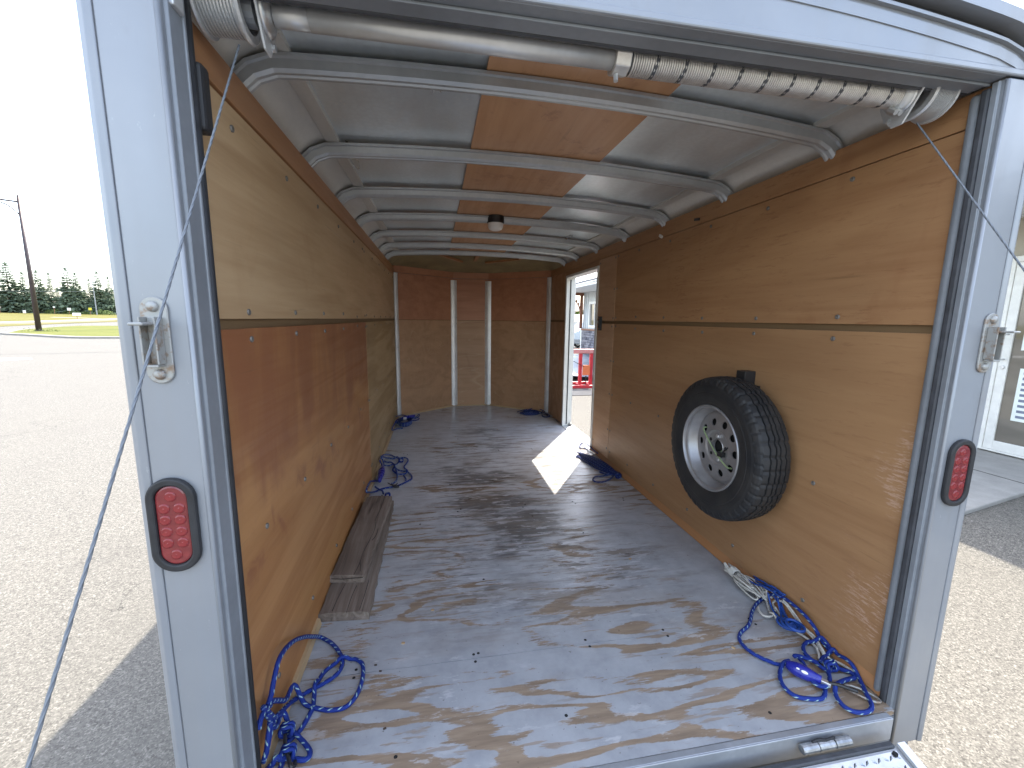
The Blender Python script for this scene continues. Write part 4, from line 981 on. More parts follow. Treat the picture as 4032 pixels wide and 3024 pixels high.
# ================================================================== ROPES
ROPES = {
 'nl': [
  [(-0.955,0.158,0.189),(-0.955,0.182,0.198),(-0.955,0.202,0.218),(-0.955,0.226,0.236),(-0.955,0.25,0.247),(-0.955,0.286,0.242),(-0.955,0.341,0.222),(-0.955,0.42,0.176),(-0.955,0.526,0.095),(-0.95,0.619,0.012),(-0.911,0.595,0.012),(-0.877,0.558,0.012),(-0.849,0.514,0.012),(-0.837,0.48,0.012),(-0.84,0.441,0.012),(-0.858,0.416,0.012),(-0.882,0.398,0.012),(-0.907,0.383,0.012),(-0.937,0.364,0.012),(-0.955,0.32,0.034),(-0.955,0.256,0.074),(-0.955,0.198,0.109)],
  [(-0.955,0.162,0.193),(-0.955,0.201,0.161),(-0.955,0.267,0.092),(-0.953,0.341,0.008),(-0.91,0.323,0.008),(-0.868,0.305,0.008),(-0.831,0.295,0.008),(-0.796,0.297,0.008),(-0.777,0.312,0.008),(-0.763,0.342,0.008),(-0.756,0.387,0.008),(-0.758,0.431,0.008),(-0.768,0.468,0.008),(-0.792,0.491,0.008),(-0.818,0.497,0.008),(-0.847,0.49,0.008),(-0.874,0.474,0.008),(-0.894,0.447,0.008),(-0.902,0.415,0.008),(-0.904,0.383,0.008),(-0.898,0.348,0.008),(-0.893,0.315,0.008),(-0.897,0.285,0.008),(-0.904,0.257,0.008),(-0.914,0.233,0.008),(-0.931,0.214,0.008),(-0.939,0.195,0.008),(-0.936,0.171,0.008),(-0.929,0.155,0.008),(-0.929,0.136,0.008),(-0.927,0.122,0.008)],
  [(-0.955,0.157,0.136),(-0.955,0.192,0.079),(-0.955,0.244,0.016),(-0.928,0.229,0.014),(-0.903,0.212,0.014),(-0.88,0.19,0.014),(-0.861,0.166,0.014),(-0.859,0.148,0.014),(-0.874,0.144,0.014),(-0.905,0.153,0.014),(-0.923,0.154,0.014),(-0.94,0.147,0.014),(-0.955,0.134,0.019),(-0.955,0.101,0.04)],
  [(-0.955,0.171,0.175),(-0.955,0.138,0.196),(-0.955,0.108,0.197),(-0.955,0.094,0.183)],
  [(-0.955,0.129,0.213),(-0.955,0.157,0.167),(-0.955,0.185,0.114),(-0.955,0.164,0.108),(-0.955,0.135,0.089),(-0.955,0.114,0.058),(-0.955,0.101,0.056)],
  [(-0.955,0.145,0.173),(-0.955,0.163,0.135),(-0.955,0.142,0.109),(-0.955,0.128,0.084),(-0.955,0.108,0.076)],
 ],
 'nlhook': [
  [(-0.955,0.136,0.17),(-0.955,0.147,0.133),(-0.955,0.167,0.075),(-0.955,0.184,0.035),(-0.954,0.195,0.035)],
 ],
 'nr': [
  [(0.955,0.219,0.016),(0.955,0.265,0.034),(0.955,0.301,0.063),(0.955,0.346,0.079),(0.955,0.402,0.084),(0.955,0.444,0.082),(0.955,0.498,0.064),(0.955,0.545,0.015),(0.892,0.52,0.01),(0.831,0.476,0.01),(0.787,0.432,0.01),(0.748,0.402,0.01),(0.702,0.38,0.01),(0.67,0.352,0.01),(0.659,0.316,0.01),(0.664,0.284,0.01),(0.675,0.26,0.01),(0.697,0.234,0.01),(0.722,0.213,0.01),(0.748,0.214,0.01),(0.769,0.217,0.01)],
  [(0.763,0.211,0.012),(0.731,0.205,0.012),(0.693,0.177,0.012),(0.668,0.142,0.012),(0.663,0.11,0.012),(0.676,0.086,0.012),(0.711,0.072,0.012),(0.75,0.067,0.012),(0.78,0.082,0.012),(0.812,0.114,0.012)],
  [(0.949,0.218,0.022),(0.955,0.246,0.024),(0.94,0.271,0.022),(0.908,0.277,0.022),(0.872,0.261,0.022),(0.851,0.234,0.022),(0.847,0.208,0.022),(0.851,0.186,0.022),(0.853,0.167,0.022),(0.859,0.148,0.022),(0.838,0.12,0.022),(0.804,0.096,0.022),(0.778,0.099,0.022),(0.769,0.119,0.022),(0.781,0.152,0.022),(0.802,0.189,0.022),(0.807,0.217,0.022),(0.798,0.226,0.022),(0.815,0.224,0.022),(0.837,0.207,0.022),(0.859,0.184,0.022)],
  [(0.877,0.193,0.016),(0.914,0.211,0.016),(0.952,0.212,0.016),(0.955,0.177,0.038),(0.955,0.145,0.039),(0.955,0.124,0.021),(0.941,0.097,0.016),(0.913,0.056,0.016),(0.891,0.02,0.016),(0.865,0.002,0.016),(0.83,-0.001,0.016),(0.802,0.01,0.016),(0.793,0.033,0.016),(0.805,0.066,0.016),(0.833,0.094,0.016),(0.873,0.108,0.016),(0.917,0.113,0.016),(0.936,0.115,0.016),(0.943,0.136,0.016),(0.922,0.153,0.016),(0.906,0.178,0.016),(0.884,0.187,0.016)],
 ],
 'handle': [
  [(0.73,0.192,0.03),(0.793,0.111,0.03)],
 ],
 'white': [
  [(0.87,0.489,0.02),(0.854,0.459,0.02),(0.856,0.433,0.02),(0.889,0.43,0.02),(0.928,0.46,0.02),(0.951,0.496,0.02),(0.955,0.484,0.044),(0.955,0.452,0.061),(0.955,0.425,0.057),(0.955,0.391,0.04),(0.955,0.348,0.026),(0.95,0.299,0.02),(0.936,0.258,0.02),(0.915,0.216,0.02)],
  [(0.933,0.467,0.014),(0.934,0.434,0.014),(0.92,0.387,0.014),(0.919,0.345,0.014),(0.931,0.298,0.014),(0.926,0.262,0.014),(0.908,0.229,0.014),(0.888,0.208,0.014)],
  [(0.955,0.507,0.042),(0.951,0.553,0.02),(0.955,0.563,0.036),(0.955,0.539,0.063),(0.955,0.504,0.069),(0.955,0.475,0.065)],
  [(0.948,0.536,0.012),(0.924,0.491,0.012),(0.897,0.449,0.012),(0.901,0.42,0.012)],
  [(0.955,0.452,0.057),(0.955,0.426,0.032),(0.955,0.382,0.018),(0.95,0.331,0.012),(0.953,0.292,0.012),(0.923,0.219,0.012),(0.949,0.176,0.012),(0.955,0.131,0.018)],
 ],
 'whitecoil': [
  [(0.92,0.76,0.02),(0.915,0.53,0.02)],
 ],
 'bluesling': [
  [(0.955,0.637,0.031),(0.955,0.575,0.051),(0.955,0.521,0.062),(0.955,0.465,0.072)],
  [(0.955,0.496,0.05),(0.938,0.445,0.02),(0.907,0.369,0.02),(0.939,0.346,0.02)],
 ],
 'ml': [
  [(-0.955,2.561,0.088),(-0.955,2.75,0.043),(-0.915,2.838,0.012),(-0.87,2.783,0.012),(-0.83,2.737,0.012),(-0.796,2.748,0.012),(-0.76,2.727,0.012),(-0.743,2.662,0.012),(-0.751,2.588,0.012),(-0.765,2.518,0.012),(-0.756,2.461,0.012),(-0.735,2.418,0.012),(-0.74,2.353,0.012),(-0.766,2.337,0.012),(-0.802,2.343,0.012),(-0.833,2.392,0.012),(-0.852,2.448,0.012),(-0.845,2.516,0.012),(-0.855,2.574,0.012),(-0.885,2.637,0.012),(-0.919,2.642,0.012),(-0.947,2.676,0.012)],
  [(-0.955,2.558,0.079),(-0.932,2.752,0.009),(-0.875,2.737,0.009),(-0.836,2.739,0.009),(-0.82,2.667,0.009),(-0.832,2.579,0.009),(-0.84,2.509,0.009),(-0.806,2.443,0.009),(-0.757,2.402,0.009),(-0.717,2.357,0.009),(-0.693,2.29,0.009),(-0.692,2.229,0.009),(-0.72,2.186,0.009),(-0.759,2.134,0.009),(-0.798,2.101,0.009),(-0.846,2.086,0.009),(-0.886,2.071,0.009),(-0.911,2.048,0.009),(-0.939,2.016,0.009),(-0.955,1.919,0.049),(-0.955,1.808,0.103),(-0.955,1.836,0.118),(-0.955,1.935,0.11),(-0.955,2.011,0.097),(-0.955,2.196,0.019),(-0.927,2.24,0.009),(-0.921,2.336,0.009),(-0.931,2.454,0.009)],
  [(-0.934,2.56,0.016),(-0.894,2.54,0.016),(-0.857,2.549,0.016),(-0.829,2.447,0.016),(-0.804,2.313,0.016),(-0.8,2.215,0.016),(-0.812,2.159,0.016),(-0.831,2.139,0.016)],
  [(-0.755,2.309,0.01),(-0.732,2.232,0.01),(-0.733,2.185,0.01)],
  [(-0.942,2.1,0.016),(-0.91,2.042,0.016),(-0.883,2.017,0.016),(-0.869,1.964,0.016)],
  [(-0.955,2.484,0.084),(-0.949,2.537,0.03),(-0.93,2.451,0.03)],
  [(-0.955,2.554,0.065),(-0.942,2.594,0.03),(-0.924,2.477,0.03)],
 ],
 'mlhandle': [
  [(-0.955,2.32,0.122),(-0.936,2.282,0.04)],
 ],
 'fl': [
  [(-0.955,3.861,0.065),(-0.934,3.975,0.015),(-0.859,3.938,0.015),(-0.804,4.015,0.015),(-0.819,4.162,0.015),(-0.878,4.215,0.015),(-0.953,4.21,0.015),(-0.955,3.863,0.071),(-0.943,4.004,0.015),(-0.874,3.968,0.015),(-0.819,4.045,0.015),(-0.848,4.181,0.015),(-0.921,4.236,0.015),(-0.955,4.003,0.051),(-0.94,4.046,0.015),(-0.863,4.008,0.015),(-0.802,4.101,0.015),(-0.722,4.15,0.015),(-0.711,4.24,0.015),(-0.783,4.265,0.015),(-0.871,4.323,0.015)],
  [(-0.811,4.263,0.02),(-0.754,4.256,0.02),(-0.718,4.412,0.02),(-0.707,4.362,0.02),(-0.726,4.252,0.02),(-0.779,4.197,0.02)],
  [(-0.955,3.856,0.053),(-0.955,3.598,0.085),(-0.955,3.472,0.08),(-0.945,3.733,0.01),(-0.924,3.781,0.01),(-0.879,3.775,0.01),(-0.878,3.801,0.01),(-0.9,3.798,0.01)],
  [(-0.955,3.948,0.113),(-0.925,4.303,0.04),(-0.868,4.279,0.04),(-0.826,4.18,0.04),(-0.744,4.185,0.04),(-0.747,4.109,0.04),(-0.845,4.152,0.04)],
 ],
 'fr': [
  [(0.572,4.445,0.012),(0.678,4.549,0.012),(0.844,4.609,0.012),(0.927,4.499,0.012),(0.864,4.334,0.012),(0.707,4.29,0.012),(0.595,4.349,0.012),(0.658,4.454,0.012),(0.821,4.512,0.012),(0.861,4.41,0.012),(0.741,4.349,0.012),(0.671,4.414,0.012),(0.831,4.462,0.012),(0.912,4.356,0.012),(0.946,4.17,0.012),(0.91,4.114,0.012),(0.851,4.121,0.012),(0.857,4.226,0.012)],
  [(0.698,4.445,0.03),(0.808,4.55,0.03),(0.897,4.469,0.03),(0.923,4.322,0.03)],
 ],
 'mr': [
  [(0.955,2.724,0.035),(0.955,2.797,0.04),(0.955,2.891,0.029),(0.947,2.954,0.01),(0.906,2.89,0.01),(0.88,2.805,0.01),(0.909,2.79,0.01),(0.927,2.755,0.01),(0.928,2.713,0.01)],
  [(0.917,2.105,0.009),(0.855,2.084,0.009),(0.793,2.071,0.009),(0.75,2.07,0.009),(0.713,2.032,0.009),(0.7,1.992,0.009),(0.716,1.962,0.009),(0.76,1.956,0.009),(0.812,1.982,0.009),(0.864,2.024,0.009),(0.91,2.076,0.009),(0.93,2.044,0.009),(0.955,2.05,0.016),(0.955,2.089,0.024)],
  [(0.819,2.165,0.009),(0.835,2.132,0.009),(0.853,2.092,0.009),(0.888,2.079,0.009)],
  [(0.955,2.545,0.037),(0.955,2.637,0.033),(0.955,2.716,0.038)],
  [(0.82,2.607,0.01),(0.792,2.601,0.01),(0.757,2.567,0.01),(0.763,2.538,0.01),(0.794,2.553,0.01)],
 ],
 'mrcoil': [
  [(0.805,2.587,0.03),(0.925,2.048,0.03)],
 ],
}

def lift(paths, r):
    """let later strands ride over earlier ones where they cross"""
    done = []; out = []
    for pts in paths:
        sp = spline(pts, 6); q = []
        for p in sp:
            z = p.z
            for d in done:
                if abs(d.x - p.x) < 1.9 * r and abs(d.y - p.y) < 1.9 * r: z = max(z, min(d.z + 1.7 * r, .075))
            q.append(Vector((p.x, p.y, max(z, r))))
        for _ in range(3):
            for i in range(1, len(q) - 1): q[i].z = .25 * q[i-1].z + .5 * q[i].z + .25 * q[i+1].z
        out.append(q); done += q
    return out
def rope(name, label, key, r, mat, group, extra=None, cat='rope'):
    b = B()
    for q in lift(ROPES[key], r): b.tube(q, r, 8)
    if extra: extra(b)
    return tag(b.build(name, mat, smooth=True), label, cat, group)
G_ = 'tie down ropes lying on the trailer floor'
def knot(b, c, r, rr, n=2, ax=0):
    for k in range(n):
        o = Vector((0, .012 * (k - n / 2), 0)); pts = [Vector(c) + o + Vector((rr * math.cos(a), .004 * math.sin(3 * a), rr * math.sin(a))) for a in [2 * math.pi * i / 16 for i in range(16)]]
        b.tube(pts, r, 6, closed=True)
def hook(o, pts, r=.005): B().tube(spline(pts, 5), r, 8).build('hook', 'black_plastic', o, smooth=True)
def lever(o, a, c, w, h, name='lever', mat='blue_plastic'):
    a, c = Vector(a), Vector(c); d = (c - a); L = d.length; d.normalize(); u = d.cross(Vector((0, 0, 1))).normalized(); n = u.cross(d)
    b = B(); ws = [.35, .62, .85, 1, 1, .95, .85, .7, .55, .5]
    m = 12
    for i, k in enumerate(ws):
        p = a + d * L * i / (len(ws) - 1)
        for q in range(m): an = 2 * math.pi * q / m; b.v.append(tuple(p + u * w * k * math.cos(an) + n * h * k ** .5 * math.sin(an)))
    for i in range(len(ws) - 1):
        for q in range(m): b.f.append((i*m+q, i*m+(q+1) % m, (i+1)*m+(q+1) % m, (i+1)*m+q))
    b.f.append(tuple(range(m))); b.f.append(tuple((len(ws)-1)*m + q for q in range(m)))
    return b.build(name, mat, o, smooth=True)
o = rope('rope_coil', 'bright blue flecked rope with large loose loops at the near left corner', 'nl', .0072, 'rope_blue', G_, lambda b: (knot(b, (-.935, .22, .045), .006, .017), knot(b, (-.915, .165, .030), .006, .017)))
hook(o, [(-.935, .20, .045), (-.925, .17, .04), (-.905, .135, .032), (-.895, .118, .028), (-.888, .125, .02), (-.892, .14, .018)])
hook(o, [(-.93, .09, .03), (-.915, .085, .03), (-.905, .07, .02), (-.913, .06, .014)])
o = rope('rope_coil', 'bright blue flecked rope with ratchet lever at the near right corner', 'nr', .0070, 'rope_blue', G_, lambda b: knot(b, (.885, .165, .03), .006, .018))
h0, h1 = ROPES['handle'][0]
lv = lever(o, h0, h1, .024, .023)
d = (Vector(h1) - Vector(h0)).normalized(); u = d.cross(Vector((0, 0, 1))).normalized()
def oval(p, a, c, nm, mat):
    n_ = (u * -1 if u.y > 0 else u); n_ = (n_ + Vector((0, 0, .8))).normalized(); w = d; v = n_.cross(w)
    B().add([Vector(p) + w * a * math.cos(t) + v * c * math.sin(t) for t in [2 * math.pi * i / 20 for i in range(20)]] , [tuple(range(20))]).build(nm, mat, lv)
mid = Vector(h0) + (Vector(h1) - Vector(h0)) * .55; side = (u * -1 if u.y > 0 else u)
oval(mid + side * .0200 + Vector((0, 0, .0165)), .010, .0045, 'oval_mark', 'white_plastic'); oval(mid - d * .02 + side * .0190 + Vector((0, 0, .0180)), .005, .0028, 'oval_mark', 'white_plastic')
B().obox(Vector(h1) + d * .012, (.03, .016, .014), Matrix((d, u, u.cross(d))).transposed()).build('buckle', 'chrome', o, bevel=.002)
hook(o, [Vector(h1) + d * .02 + Vector((0, 0, .004)), Vector(h1) + d * .05 + Vector((.01, .01, .004)), Vector(h1) + d * .085 + Vector((.03, .01, 0))], .006)
def steel_loop(o, c, a0, L, w):
    pts = [Vector(c) + Vector((math.cos(a0) * L * math.cos(t) - math.sin(a0) * w * math.sin(t), math.sin(a0) * L * math.cos(t) + math.cos(a0) * w * math.sin(t), 0)) for t in [2 * math.pi * i / 24 for i in range(24)]]
    B().tube(pts, .004, 8, closed=True).build('steel_ring', 'rusty_zinc', o, smooth=True)
steel_loop(o, (.905, .06, .012), -.9, .045, .018)
# white cord bundle and blue sling
wc0, wc1 = [Vector(p) for p in ROPES['whitecoil'][0]]
def wextra(b):
    rnd = random.Random(4); d_ = wc1 - wc0; u_ = d_.cross(Vector((0, 0, 1))).normalized()
    for k in range(13):
        off = rnd.uniform(-.022, .022); zz = rnd.uniform(.0, .035); s0, s1 = rnd.uniform(-.12, .16), rnd.uniform(.80, 1.12)
        pts = []
        for t in [2 * math.pi * i / 18 for i in range(18)]:
            f = .5 - .5 * math.cos(t); f = s0 + (s1 - s0) * f; wob = .016 + .008 * math.sin(k * 2.1)
            pinch = 1 - .75 * math.exp(-((f - .25) / .12) ** 2)
            pts.append(wc0 + d_ * f + u_ * (off + wob * math.sin(t)) * pinch + Vector((0, 0, .004 + zz * pinch + .008 * math.sin(t * 2 + k) * pinch)))
        b.tube(spline(pts, 3, True), .0036, 6, closed=True)
    c = wc0 + d_ * .26
    for k in range(5):
        pts = [c + d_ * (.03 * (k - 2)) + u_ * (.021 * math.cos(t)) + Vector((0, 0, .020 + .021 * math.sin(t))) for t in [2 * math.pi * i / 14 for i in range(14)]]
        b.tube(pts, .0036, 6, closed=True)
wr = rope('rope_coil', 'white cord wound in a bundle against the right wall ahead of blue rope', 'white', .0042, 'rope_white', G_, wextra)
sb = B()
for off in range(-2, 3):
    for pts in ROPES['bluesling']:
        q = [Vector(p) + Vector((-.009 * off + .01 * math.sin(off * 2 + i), .012 * math.cos(off * 3 + i), .008 + .012 * math.sin(off + i * 1.3) ** 2)) for i, p in enumerate(pts)]
        sb.tube(spline(q, 5), .0040, 6)
q0 = Vector(ROPES['bluesling'][1][2])
for k in range(3): sb.tube([q0 + Vector((-.01 + .028 * math.cos(t), .034 * math.sin(t) - .02 * k, .01 + .012 * k)) for t in [2 * math.pi * i / 16 for i in range(16)]], .006, 6, closed=True)
tag(sb.build('sling', 'blue_strap', smooth=True), 'light blue webbing sling bunched under the white cord bundle', 'sling', G_)
# left middle, far left, far right, by the side door
o = rope('rope_coil', 'dark blue rope spread in loops behind the weathered planks at left', 'ml', .0064, 'rope_blue', G_, lambda b: (knot(b, (-.80, 2.66, .02), .006, .016), knot(b, (-.835, 1.93, .02), .006, .015)))
lever(o, (-.925, 2.42, .055), (-.915, 2.14, .045), .026, .024); hook(o, [(-.87, 1.90, .03), (-.855, 1.86, .02), (-.85, 1.82, .012), (-.83, 1.83, .012)]); hook(o, [(-.86, 2.17, .012), (-.83, 2.13, .012), (-.80, 2.12, .012), (-.79, 2.15, .012)], .004); hook(o, [(-.82, 2.10, .014), (-.80, 2.08, .016), (-.77, 2.08, .016)], .009)
o = rope('rope_coil', 'dark blue rope coiled small at the far left nose corner', 'fl', .0062, 'rope_blue', G_, lambda b: [b.tube([Vector((-.86 + .075 * math.cos(t), 4.02 + .17 * math.sin(t) , .012 + .011 * k)) for t in [2 * math.pi * i / 20 for i in range(20)]], .0065, 6, closed=True) for k in range(4)])
lever(o, (-.90, 4.05, .065), (-.76, 4.22, .05), .022, .02); B().obox((-.86, 4.0, .07), (.035, .02, .03)).build('buckle', 'chrome', o, bevel=.002)
o = rope('rope_coil', 'flat dark blue rope coil at the far right nose corner', 'fr', .0062, 'rope_dark', G_, lambda b: [b.tube([Vector((.73 + (.12 - .012 * k) * math.cos(t), 4.36 + (.11 - .01 * k) * math.sin(t), .010 + .009 * k)) for t in [2 * math.pi * i / 20 for i in range(20)]], .0062, 6, closed=True) for k in range(4)])
hook(o, [(.86, 4.28, .02), (.90, 4.24, .015), (.93, 4.20, .012), (.91, 4.18, .012)])
mc0, mc1 = [Vector(p) for p in ROPES['mrcoil'][0]]
def mextra(b):
    rnd = random.Random(9); d_ = mc1 - mc0; u_ = d_.cross(Vector((0, 0, 1))).normalized()
    for k in range(17):
        off = rnd.uniform(-.055, .055); zz = rnd.uniform(.0, .055) * (1 - abs(off) / .09); s0, s1 = rnd.uniform(-.1, .12), rnd.uniform(.80, 1.05)
        pts = []
        for t in [2 * math.pi * i / 16 for i in range(16)]:
            f = .5 - .5 * math.cos(t); f = s0 + (s1 - s0) * f
            pinch = .25 + .75 * math.sin(max(0, min(1, f + .15)) * math.pi * .86) ** .8 if f < 1 else .25
            pts.append(Vector((mc0 + d_ * f + u_ * (off + .016 * math.sin(t)) * pinch).to_tuple()[:2] + (.007 + zz * pinch + .004 * math.sin(2 * t + k) ** 2,)))
        b.tube(spline(pts, 3, True), .0056, 6, closed=True)
    knot(b, mc1 + Vector((-.01, -.02, -.005)), .006, .018)
o = rope('rope_coil', 'dark blue rope gathered in a thick bundle beside the side doorway', 'mr', .0062, 'rope_dark', G_, mextra)
B().obox(mc0 + Vector((.06, -.12, .05)), (.012, .11, .006), Matrix.Rotation(.25, 3, 'Z')).build('buckle', 'chrome', o, bevel=.001)
B().obox(mc0 + Vector((.02, -.20, .055)), (.02, .035, .008), Matrix.Rotation(.5, 3, 'Z')).build('buckle', 'chrome', o, bevel=.001)
# small litter on the floor
lit = B().obox((0, 0, .0025), (.012, .008, .004)).build('wood_chip', 'trim_pale', floor, loc=(-.52, .72, 0))
for x, y in ((.18, 3.62), (-.3, 3.4), (.5, .95), (-.63, .55), (.62, .32)): put(lit, floor, (x, y, 0), (0, 0, random.random() * 3))
dl2 = B().obox((0, 0, .0025), (.009, .005, .003)).build('dirt_clod', 'bark', floor, loc=(-.72, .46, 0))
for x, y in ((-.70, .43), (-.66, .21), (-.35, 3.75), (-.28, 3.3), (.1, 1.5), (-.6, 1.5)): put(dl2, floor, (x, y, 0), (0, 0, random.random() * 3))

# ================================================================== LEFT BACKGROUND
pol = thing('street_lamp', 'tall dark street lamp with a curved braced arm on the grass island', 'street lamp', (-37.25, 46.0, GZ + .14))
B().cyl((0, 0, 0), (0, 0, 12.0), .215, 14, .095).build('pole', 'pole', pol, smooth=True)
B().cyl((0, 0, 0), (0, 0, .12), .30, 14).build('base', 'pole', pol)
B().cyl((0, 0, 11.55), (-3.6, -1.0, 11.75), .075, 8).cyl((0, 0, 12.0), (0, 0, 12.15), .06, 8).build('arm', 'pole', pol, smooth=True)
B().tube(spline([(0, 0, 10.3), (-.3, -.08, 10.75), (-.75, -.2, 11.2), (-1.5, -.4, 11.55)], 5), .055, 6).build('brace', 'pole', pol, smooth=True)
B().obox((-3.9, -1.08, 11.74), (.9, .35, .14)).build('lamp_head', 'pole', pol, bevel=.03)
def spruce_mesh(H, seed, spread, low, lean_open):
    rnd = random.Random(seed); c = B()
    nl = 27
    for i in range(nl):
        f = low + (1 - low) * (i / nl) ** .95; z = H * f; rad = spread * (1 - f) ** .78 * (1 + .16 * rnd.uniform(-1, 1)) + .10
        nb = max(7, int(11 - 4 * f))
        for k in range(nb):
            if rnd.random() < lean_open: continue
            a = 2 * math.pi * (k + rnd.random() * .9) / nb + i * .7; L = rad * rnd.uniform(.65, 1.15); droop = rnd.uniform(.10, .34) * L
            d = Vector((math.cos(a), math.sin(a), 0)); s = Vector((-d.y, d.x, 0)); w = max(.30, L * .22)
            p0 = Vector((0, 0, z)); p1 = p0 + d * L * .55 - Vector((0, 0, droop * .65)); p2 = p0 + d * L - Vector((0, 0, droop * .62))
            c.add([p0, p1 - s * w, p2, p1 + s * w, p1 + Vector((0, 0, -w * .9)) ], [(0, 1, 2), (0, 2, 3), (0, 4, 2)])
            for q in range(7):
                t = rnd.uniform(.2, 1.0); p = p0 + d * L * t - Vector((0, 0, droop * (.65 if t > .5 else t))); sd = s * rnd.choice((-1, 1)); l2 = w * rnd.uniform(.7, 1.7)
                e = p + (sd * .8 + d * .5).normalized() * l2 - Vector((0, 0, l2 * rnd.uniform(.1, .6)))
                m_ = (p + e) / 2; n_ = Vector((rnd.uniform(-.3, .3), rnd.uniform(-.3, .3), rnd.uniform(.3, 1))).normalized() * l2 * .32
                c.add([p, m_ + n_, e, m_ - n_], [(0, 1, 2), (0, 2, 3)])
    c.add([(0, 0, H * 1.03), (.30, 0, H * .92), (-.15, .26, H * .92), (-.15, -.26, H * .92)], [(0, 1, 2), (0, 2, 3), (0, 3, 1)])
    return c
protos = []
SPR = 'spruce trees along the far edge of the field'
for i, (H, seed, spd, low, op) in enumerate(((13, 1, 3.2, .05, .08), (13, 5, 3.7, .04, .22), (13, 9, 2.5, .06, .08), (13, 14, 4.0, .03, .05))):
    t = thing('spruce_tree', None, 'tree', (0, 0, 0), SPR)
    spruce_mesh(H, seed, spd, low, op).build('crown', 'spruce', t)
    B().cyl((0, 0, -.3), (0, 0, H * .97), .22, 7, .02).build('trunk', 'bark', t)
    protos.append(t)
used = [False] * 4
def place_tree(k, x, y, h, label, spread=1.0):
    r = math.hypot(x, y); loc = (x, y, gh(r) - .05); s = h / 13
    if not used[k]:
        used[k] = True; t = protos[k]; t.location = loc; t.scale = (s * spread, s * spread, s); t.rotation_euler.z = random.random() * 6
    else: t = dup(protos[k], loc, random.random() * 6, (s * spread, s * spread, s))
    t['label'] = label
# individual tips seen above the belt (x at y = 150)
tips = [(-124.6, 14.4, 0, 'broad tall spruce at the left edge behind the street lamp', 1.25), (-120.9, 12.1, 2, 'pointed spruce just left of the street lamp pole', 1.0), (-117.2, 12.7, 1, 'spruce half hidden behind the street lamp pole', .9),
        (-114.2, 12.1, 2, 'slim spruce just right of the street lamp pole', .8), (-109.6, 13.6, 1, 'wide open branched spruce in the middle of the tree row', 1.0), (-107.4, 12.4, 3, 'dense dark spruce right of the wide open branched one', .8),
        (-104.0, 10.8, 2, 'short narrow spruce between the dense one and a ragged one', .9), (-101.7, 13.0, 1, 'ragged spruce with gaps showing sky near the trailer edge', .85), (-98.9, 11.6, 0, 'spruce cut off by the trailer corner post', .8)]
for x, zt_, k, lab, spd in tips:
    place_tree(k, x * 1.0, 150.0, (zt_ - gh(195)) * 1.13, lab, spd)
rnd = random.Random(3)
for i in range(24):
    x = -131 + i * 1.55 + rnd.uniform(-.5, .5); y = 153 + rnd.uniform(-2, 5)
    place_tree(3 if i % 3 else 0, x, y, rnd.uniform(6.9, 8.3), 'lower dense spruce filling the dark belt behind the taller spruces', 1.15)
def shrub_mesh(n, w, h, seed):
    rnd = random.Random(seed); c = B()
    for _ in range(n):
        u, v = rnd.uniform(0, 2 * math.pi), rnd.random() ** .5
        p = Vector((w * v * math.cos(u), w * v * math.sin(u), h * rnd.random() ** .8 * (1 - .7 * v * v))); a = rnd.uniform(.06, .16) * h
        d = Vector((rnd.uniform(-1, 1), rnd.uniform(-1, 1), rnd.uniform(-.3, 1))).normalized() * a; e = d.orthogonal().normalized() * a * .5
        c.add([p - d, p + e, p + d, p - e], [(0, 1, 2), (0, 2, 3)])
    return c
sh = tag(shrub_mesh(260, 1.3, 1.5, 2).build('shrub', 'leaf'), 'small bright green shrub at the foot of the spruce belt', 'shrub', 'light shrubs at the foot of the spruces')
shp = [(-108.6, 147), (-107.2, 147), (-105.8, 147), (-103.9, 147), (-102.4, 147), (-100.8, 147), (-99.6, 147), (-111.5, 147), (-112.9, 147), (-97.9, 147)]
for i, (x, y) in enumerate(shp):
    o = sh if i == 0 else dup(sh)
    s = random.uniform(.7, 1.25); o.location = (x, y, gh(math.hypot(x, y)) - .05); o.scale = (s, s, s * random.uniform(.8, 1.3)); o.rotation_euler.z = random.random() * 6
def post_sign(name, label, cat, x, y, h, w, hh, mat, tilt=0.0, group=None):
    t = thing(name, label, cat, (x, y, gh(math.hypot(x, y))), group, rotz=R(38))
    B().cyl((0, 0, 0), (0, 0, h), .045, 6).build('post', 'timber', t)
    B().obox((0, -.05, h), (w, .03, hh), Matrix.Rotation(tilt, 3, 'X')).build('panel', mat, t)
post_sign('info_board', 'tilted white information board on a post beside the footpath', 'sign', -71.6, 98.6, .95, 1.15, .75, 'white_plastic', R(-48))
post_sign('road_sign', 'yellow road sign beside the trees near the trailer edge', 'sign', -98.4, 141, 1.7, .7, .7, 'yellow')
post_sign('marker_post', 'white marker square in front of the spruces right of the lamp', 'marker', -103.6, 141, 1.5, .75, .75, 'white_plastic')
post_sign('marker_post', 'squat white marker just right of the street lamp pole', 'marker', -107.2, 132, .7, .55, .75, 'white_plastic')
post_sign('marker_post', 'small pale marker on a post left of the street lamp', 'marker', -119.3, 140, 1.6, .55, .5, 'tan_wall')
post_sign('marker_post', 'thin pale marker post beneath the wide open branched spruce', 'marker', -107.2, 141, 2.0, .4, .4, 'white_plastic')
up_ = thing('utility_pole', 'grey utility pole carrying a thin wire before the spruces', 'utility pole', (-96.2, 140, gh(170)))
B().cyl((0, 0, 0), (0, 0, 10.0), .14, 8, .09).build('pole', 'frame_grey', up_); B().box((-.9, -.05, 9.2), (.9, .05, 9.32)).build('crossarm', 'frame_grey', up_)
b = B(); b.tube([(-.2 - 60 * k / 20, -4 * k / 20, 6.6 - .4 * math.sin(math.pi * k / 20)) for k in range(21)], .03, 5); b.build('wire', 'frame_grey', up_)
